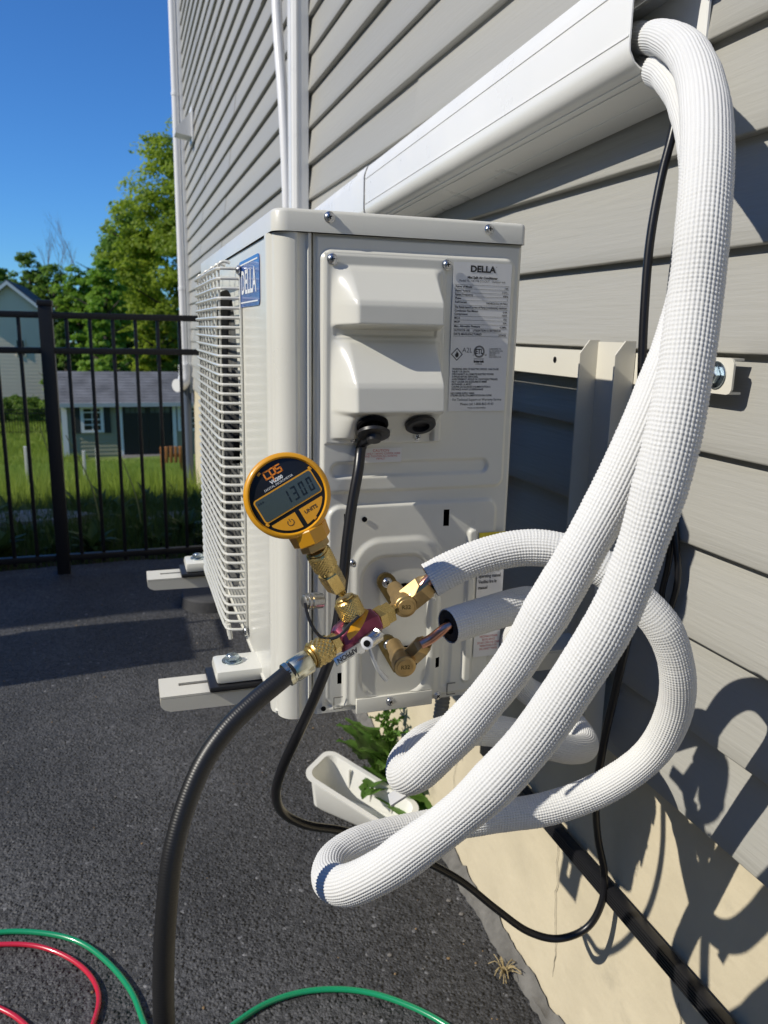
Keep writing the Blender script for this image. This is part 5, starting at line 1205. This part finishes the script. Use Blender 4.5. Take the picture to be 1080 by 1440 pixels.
# notches of the rim
for a_ in (20, 112, 205, 290):
    c, s_ = math.cos(math.radians(a_)), math.sin(math.radians(a_)); obj('notch', MB().obox(gp(c * R_ * .845, s_ * R_ * .845, .0026), gn, .0034, .0022, .0016, up=gx * c + gu * s_, ch=.0004), M_gauge, vg)
def gpoly(name, pts, w0, w1, m, parent=vg, sm=False):
    return obj(name, MB().prism(pts, w0, w1, fn=lambda a, b, t: gp(a, b, t)), m, parent, smooth=sm)
def rr2(x0, x1, y0, y1, r):
    out_ = []
    for cx, cy, a0_ in ((x1 - r, y1 - r, 0), (x0 + r, y1 - r, 90), (x0 + r, y0 + r, 180), (x1 - r, y0 + r, 270)):
        for k in range(5): a_ = math.radians(a0_ + 22.5 * k); out_.append((cx + r * math.cos(a_), cy + r * math.sin(a_)))
    return out_
gpoly('bezel', rr2(-.0300, .0300, -.0126, .0112, .0030), .0022, .0034, M_gauge)
lcd = gpoly('screen', rr2(-.0287, .0287, -.0113, .0099, .0022), .0030, .0037, M_lcd)
seg = MB()
def digit(x, s):
    w, h, t = .0046, .0062, .0013; sl = .08
    S_ = {'a': (-w/2, w/2, h - t, h), 'd': (-w/2, w/2, -h, -h + t), 'g': (-w/2 + .0004, w/2 - .0004, -t/2, t/2), 'b': (w/2 - t, w/2, .0006, h - .0008), 'c': (w/2 - t, w/2, -h + .0008, -.0006), 'f': (-w/2, -w/2 + t, .0006, h - .0008), 'e': (-w/2, -w/2 + t, -h + .0008, -.0006)}
    for k in s:
        a0_, a1_, b0_, b1_ = S_[k]; seg.add([gp(x + p + q_ * sl, -.0012 + q_, .0039) for p, q_ in ((a0_, b0_), (a1_, b0_), (a1_, b1_), (a0_, b1_))], [(0, 1, 2, 3)])
for x, s in ((-.0010, 'bc'), (.0070, 'abgcd'), (.0150, 'abcdef'), (.0230, 'abcdef')): digit(x, s)
for k in range(3): seg.add([gp(-.0262 + k * .0022 + p * .0009, .0066 + q_ * .0009, .0039) for p, q_ in ((-1, -1), (1, -1), (0, 1))], [(0, 1, 2)])
obj('digits', seg, M_lcdink, lcd, smooth=False)
def seg_btn(x0, x1, side):
    pts = []; top = -.0160; r = .0315
    xo = -.0262 if side < 0 else .0262
    if side < 0: pts = [(x1, top)] + [(xo, top)] 
    else: pts = [(xo, top), (x0, top)]
    arc = []
    xa, xb = (x0, x1)
    for k in range(9):
        x = (xo + (x1 - xo) * k / 8) if side < 0 else (x0 + (xo - x0) * k / 8); arc.append((x, -math.sqrt(max(0, r * r - x * x))))
    arc = [(x, min(y, top - .0008)) for x, y in arc]
    return pts + arc
b1 = gpoly('power_button', seg_btn(-.0262, -.0022, -1), .0022, .0034, M_gauge)
b2 = gpoly('units_button', seg_btn(.0022, .0262, 1), .0022, .0034, M_gauge)
q = text_mb('UNITS', .0046, lambda u, w: gp(.0118 + u, -.0212 + w, .0036), 'CENTER', bold=.00012); obj('lettering', q, M_ink, b2, smooth=False)
q = MB()
for k in range(20):
    a0_ = math.radians(125 + k * 290 / 20); a1_ = math.radians(125 + (k + 1) * 290 / 20)
    q.add([gp(-.0100 + r * math.cos(a), -.0222 + r * math.sin(a), .0036) for r, a in ((.0026, a0_), (.0032, a0_), (.0032, a1_), (.0026, a1_))], [(0, 1, 2, 3)])
q.add([gp(-.0100 + u, -.0222 + w, .0036) for u, w in ((-.0003, .0006), (.0003, .0006), (.0003, .0038), (-.0003, .0038))], [(0, 1, 2, 3)]); obj('symbol', q, M_ink, b1, smooth=False)
# maker's block letters drawn as strokes
q = MB()
def stroke(p0, p1, w=.0014):
    a_, b_ = Vector(p0), Vector(p1); d = (b_ - a_).normalized() * w * .5; n_ = Vector((-d.y, d.x)); q.add([gp(v.x, v.y, .0027) for v in (a_ - d + n_, b_ + d + n_, b_ + d - n_, a_ - d - n_)], [(0, 1, 2, 3)])
ch, cw, by = .0066, .0044, .0220
def letter(x, path): 
    for a_, b_ in zip(path[:-1], path[1:]): stroke((x + a_[0] * cw, by + a_[1] * ch), (x + b_[0] * cw, by + b_[1] * ch))
letter(-.0085, [(1, 1), (0, 1), (0, 0), (1, 0)]); letter(-.0025, [(0, -.55), (0, 1), (1, 1), (1, .12), (0, .12)]); letter(.0035, [(1, 1), (0, 1), (0, .52), (1, .52), (1, 0), (0, 0)])
obj('maker_lettering', q, M_orange, vg, smooth=False)
q = text_mb('VG200', .0044, lambda u, w: gp(u - .0008, .0175 + w, .0027), 'CENTER', bold=.0002); text_mb('DIGITAL MICROMETER', .0029, lambda u, w: gp(u - .0008, .0138 + w, .0027), 'CENTER', mb=q)
obj('print', q, M_whiteink, vg, smooth=False)
# stem: amber hex, brass hex, knurled coupler, swivel, flare
S0, S1 = gp(0, -.036, -.012), Vector((-0.4587, -0.1304, 0.9144))
K1, K2 = Vector((-0.4891, -0.1588, 0.9651)), Vector((-0.4778, -0.1504, 0.9438))
d0 = (K1 - S0).normalized(); l0_ = (K1 - S0).length
obj('amber_hex', MB().lathe(S0 - d0 * .002, d0, [(0, .0175), (.001, .0185), (.0130, .0175), (.014, .0165)], 8, up=gn), M_gauge, vg, angle=25)
obj('base_hex', MB().lathe(S0 + d0 * .0122, d0, [(0, .0120), (.001, .0132), (l0_ - .0165, .0132), (l0_ - .0155, .0120)], 6, up=gn), M_oldbrass, vg, angle=25)
kd = (K2 - K1).normalized(); kl = (K2 - K1).length
obj('knurled_coupler', MB().ccyl(K1 - kd * .004, K1 - kd * .0012, .0098).knurl(K1 - kd * .001, K1 + kd * (kl * .80), .0112, .0006, 22).ccyl(K1 + kd * (kl * .80 + .0002), K1 + kd * (kl + .001), .0085), M_brass, vg)
E1, E2 = K2, Vector((-0.4661, -0.1396, 0.9244)); ed = (E2 - E1).normalized()
obj('swivel', MB().lathe(E1 - ed * .001, ed, [(0, .0088), (.001, .0105), (.010, .0108), ((E2 - E1).length, .0100), ((E2 - E1).length + .003, .0075)], 6, up=gn).ccyl(E2, S1, .0042), M_brass, vg, angle=25)

# the unit and the tools screwed to it are scaled down about the camera
for t_, loc_ in ((ac, (-0.3801, 0.2869, 0.7512)), (vg, (-0.5254, -0.2047, 1.0273)), (ct, (-0.4620, -0.1823, 0.8958))):
    t_.scale = (.93,) * 3; t_.location = loc_

# ------------------------------------------------------------------ under the unit
drain = thing('drain_tube', 'grey corrugated tube hanging under the air conditioner in front of the beige foundation', 'tube', (-0.1822, 0.2600, 0.5785))
p0, p1 = Vector((-0.1803, 0.2600, 0.5920)), Vector((-0.1910, 0.2600, 0.4848)); d_ = (p1 - p0).normalized(); Ld = (p1 - p0).length
obj('corrugated_tube', MB().lathe(p0, d_, [(i * Ld / 64, .0098 + (.0022 if i % 4 in (1, 2) else 0)) for i in range(65)], 18), mat('grey_tube', (.34, .335, .32), .5), drain, angle=60)

# white valve cover lying on the ground
cv = thing('valve_cover', 'loose white plastic valve cover lying open side up on the asphalt beside the weed', 'cover', (-.12, .92, 0))
def loft(mb, rings, closed=True):
    n_ = len(rings[0]); o_ = len(mb.v); mb.v += [tuple(p) for r in rings for p in r]
    for j in range(len(rings) - 1):
        for k in range(n_ if closed else n_ - 1): mb.f.append([o_ + j*n_ + k, o_ + j*n_ + (k+1) % n_, o_ + (j+1)*n_ + (k+1) % n_, o_ + (j+1)*n_ + k]); mb.mi.append(0)
    return mb
def rring(x0, x1, y0, y1, r, zf):
    out_ = []
    for cx, cy, a0_ in ((x1 - r, y1 - r, 0), (x0 + r, y1 - r, 90), (x0 + r, y0 + r, 180), (x1 - r, y0 + r, 270)):
        for k in range(7): a_ = math.radians(a0_ + 15 * k); x, y = cx + r * math.cos(a_), cy + r * math.sin(a_); out_.append(Vector((x, y, zf(x, y))))
    return out_
LW, LH = .135, .060
top = lambda x, y: .085 - .030 * (x / LW)
spec = [(LW, LH, .030, top, -.004), (LW, LH, .030, top, .0), (LW - .012, LH - .012, .024, top, .0005), (LW - .014, LH - .014, .024, top, -.003), (LW - .020, LH - .020, .022, lambda x, y: .030 - .05 * (x / LW) if x < .04 else .016, 0), (LW - .030, LH - .030, .018, lambda x, y: .012, 0), (LW - .040, LH - .038, .012, lambda x, y: .010, 0)]
inner = [rring(-a_, a_, -b_, b_, r, (lambda zf, dz: lambda x, y: zf(x, y) + dz)(zf, dz)) for a_, b_, r, zf, dz in spec]
mb = loft(MB(), inner); mb.f.append(list(range(len(mb.v) - 28, len(mb.v)))); mb.mi.append(0)
outer = [rring(-LW, LW, -LH, LH, .030, lambda x, y: top(x, y) - .004), rring(-LW + .010, LW - .010, -LH + .010, LH - .010, .024, lambda x, y: top(x, y) - .0045), rring(-LW + .016, LW - .016, -LH + .016, LH - .016, .022, lambda x, y: .022), rring(-LW + .03, LW - .03, -LH + .03, LH - .03, .016, lambda x, y: .004)]
loft(mb, outer); mb.f.append(list(range(len(mb.v) - 28, len(mb.v)))); mb.mi.append(0)
shellm = obj('shell', mb, mat('white_abs', (.76, .755, .71), .35), cv, local=True, angle=35)
mb = MB()
for x in (-.06, .0, .06): mb.box(x, x + .003, LH - .0235, LH - .0185, .015, top(x, 0) - .006)
obj('rib', mb, M_creamp, cv, local=True)
cv.rotation_euler = (math.radians(6), math.radians(4), math.radians(-47)); cv.location = (-.150, .800, .004)

# weed growing against the foundation
M_weed = leaf_mat('weed_leaves', (.085, .19, .028), (.13, .24, .045), 30, .35)
def big_leaf(mb, base, az_, el, L, w, curl, r, lobes=6):
    d = Vector((math.cos(az_) * math.cos(el), math.sin(az_) * math.cos(el), math.sin(el))); s_ = Vector((-math.sin(az_), math.cos(az_), 0)); u = s_.cross(d) * -1
    if u.z < 0: u = -u
    N_ = 22; rings = []
    for i in range(N_ + 1):
        t = i / N_; c = Vector(base) + d * (L * t) + u * (curl * L * (t * .9 - t * t * 1.5)); ww = w * (math.sin(math.pi * min(1, t ** .75 * .97 + .03)) * .9 + .04)
        jag = 1 + .28 * math.sin(t * lobes * 6.283 + r.random()); ww *= jag if .1 < t < .95 else 1; rp = .006 * math.sin(t * 19 + r.random() * 2)
        rings.append([c - s_ * ww + u * (ww * .30 + rp), c - s_ * ww * .5 + u * (ww * .10 + rp * .4 + .002), c - u * .0015, c + s_ * ww * .5 + u * (ww * .10 - rp * .4 + .002), c + s_ * ww + u * (ww * .30 - rp)])
    loft(mb, rings, closed=False)
WS = 1.25
wd = thing('weed', 'green leafy weed growing between the asphalt and the beige foundation', 'weed', (-.025, .90, 0))
wb = Vector((-.025, .90, 0)); rw_ = random.Random(4)
for i, (a_, el, L, w, cu, h) in enumerate([(3.6, 1.1, .16, .036, .35, .0), (3.9, .55, .15, .040, .30, 0), (2.5, .95, .17, .040, .35, 0), (4.6, .20, .17, .045, .25, 0), (5.0, .35, .16, .046, .3, 0), (5.5, .55, .15, .040, .35, 0), (2.3, .95, .17, .034, .3, 0), (4.1, .95, .16, .034, .4, .01), (4.7, .75, .13, .036, .35, 0), (2.6, .80, .15, .036, .3, 0), (3.9, .55, .14, .035, .3, .02), (5.3, .15, .13, .045, .2, 0), (2.9, 1.2, .15, .030, .35, .02)]):
    q = MB(); big_leaf(q, wb + Vector((math.cos(a_) * .006, math.sin(a_) * .006, .006 + h)), a_, el, L * WS, w * WS * 1.35, cu, rw_); obj('leaf', q, M_weed, wd, angle=80)
stp = spline([wb + Vector((0, 0, 0)), wb + Vector((-.010, .03, .12)), wb + Vector((-.022, .06, .24)), wb + Vector((-.030, .08, .325))], .01)
obj('stem', MB().tube(stp, .004, 8, rf=lambda t: .0045 - .003 * t), M_weed, wd)
for k in range(30):
    t = .25 + .75 * k / 29; p = stp[int(t * (len(stp) - 1))]; a_ = k * 2.4; q = MB(); big_leaf(q, p, a_, .75, .075 * (1.15 - t * .75), .011 * (1.25 - t * .6), .3, rw_, 3); obj('leaf', q, M_weed, wd, angle=80)
# dry grass tuft at the foot of the foundation
tf = MB(); tb = Vector((-0.0320, 0.2720, 0.0040)); rt = random.Random(3)
for k in range(34):
    a_ = rt.uniform(0, 6.28); L = rt.uniform(.008, .034); e = tb + Vector((math.cos(a_) * L, math.sin(a_) * L, rt.uniform(.002, .022))); tf.tube(spline([tb, (tb + e) / 2 + Vector((0, 0, rt.uniform(.004, .016))), e], .006), .0008, 4)
tag(obj('dry_tuft', tf, mat('dry_grass', (.36, .28, .14), .8)), 'small dry grass tuft at the edge of the asphalt below the foundation', 'grass tuft')
st = thing('round_base', 'low round concrete base on the drive beneath the far bracket arm, shade put into its colour', 'concrete base', (-.33, 2.46, 0))
obj('block', MB().lathe((-.33, 2.46, 0), (0, 0, 1), [(0, .13), (.045, .128), (.052, .12), (.053, .08)], 40), mat('shaded_concrete', (.055, .055, .058), .85, var=.15, vscale=12, bump=.4, bdist=.004, bscale=60), st)  # dark grey carries the shade the base sits in
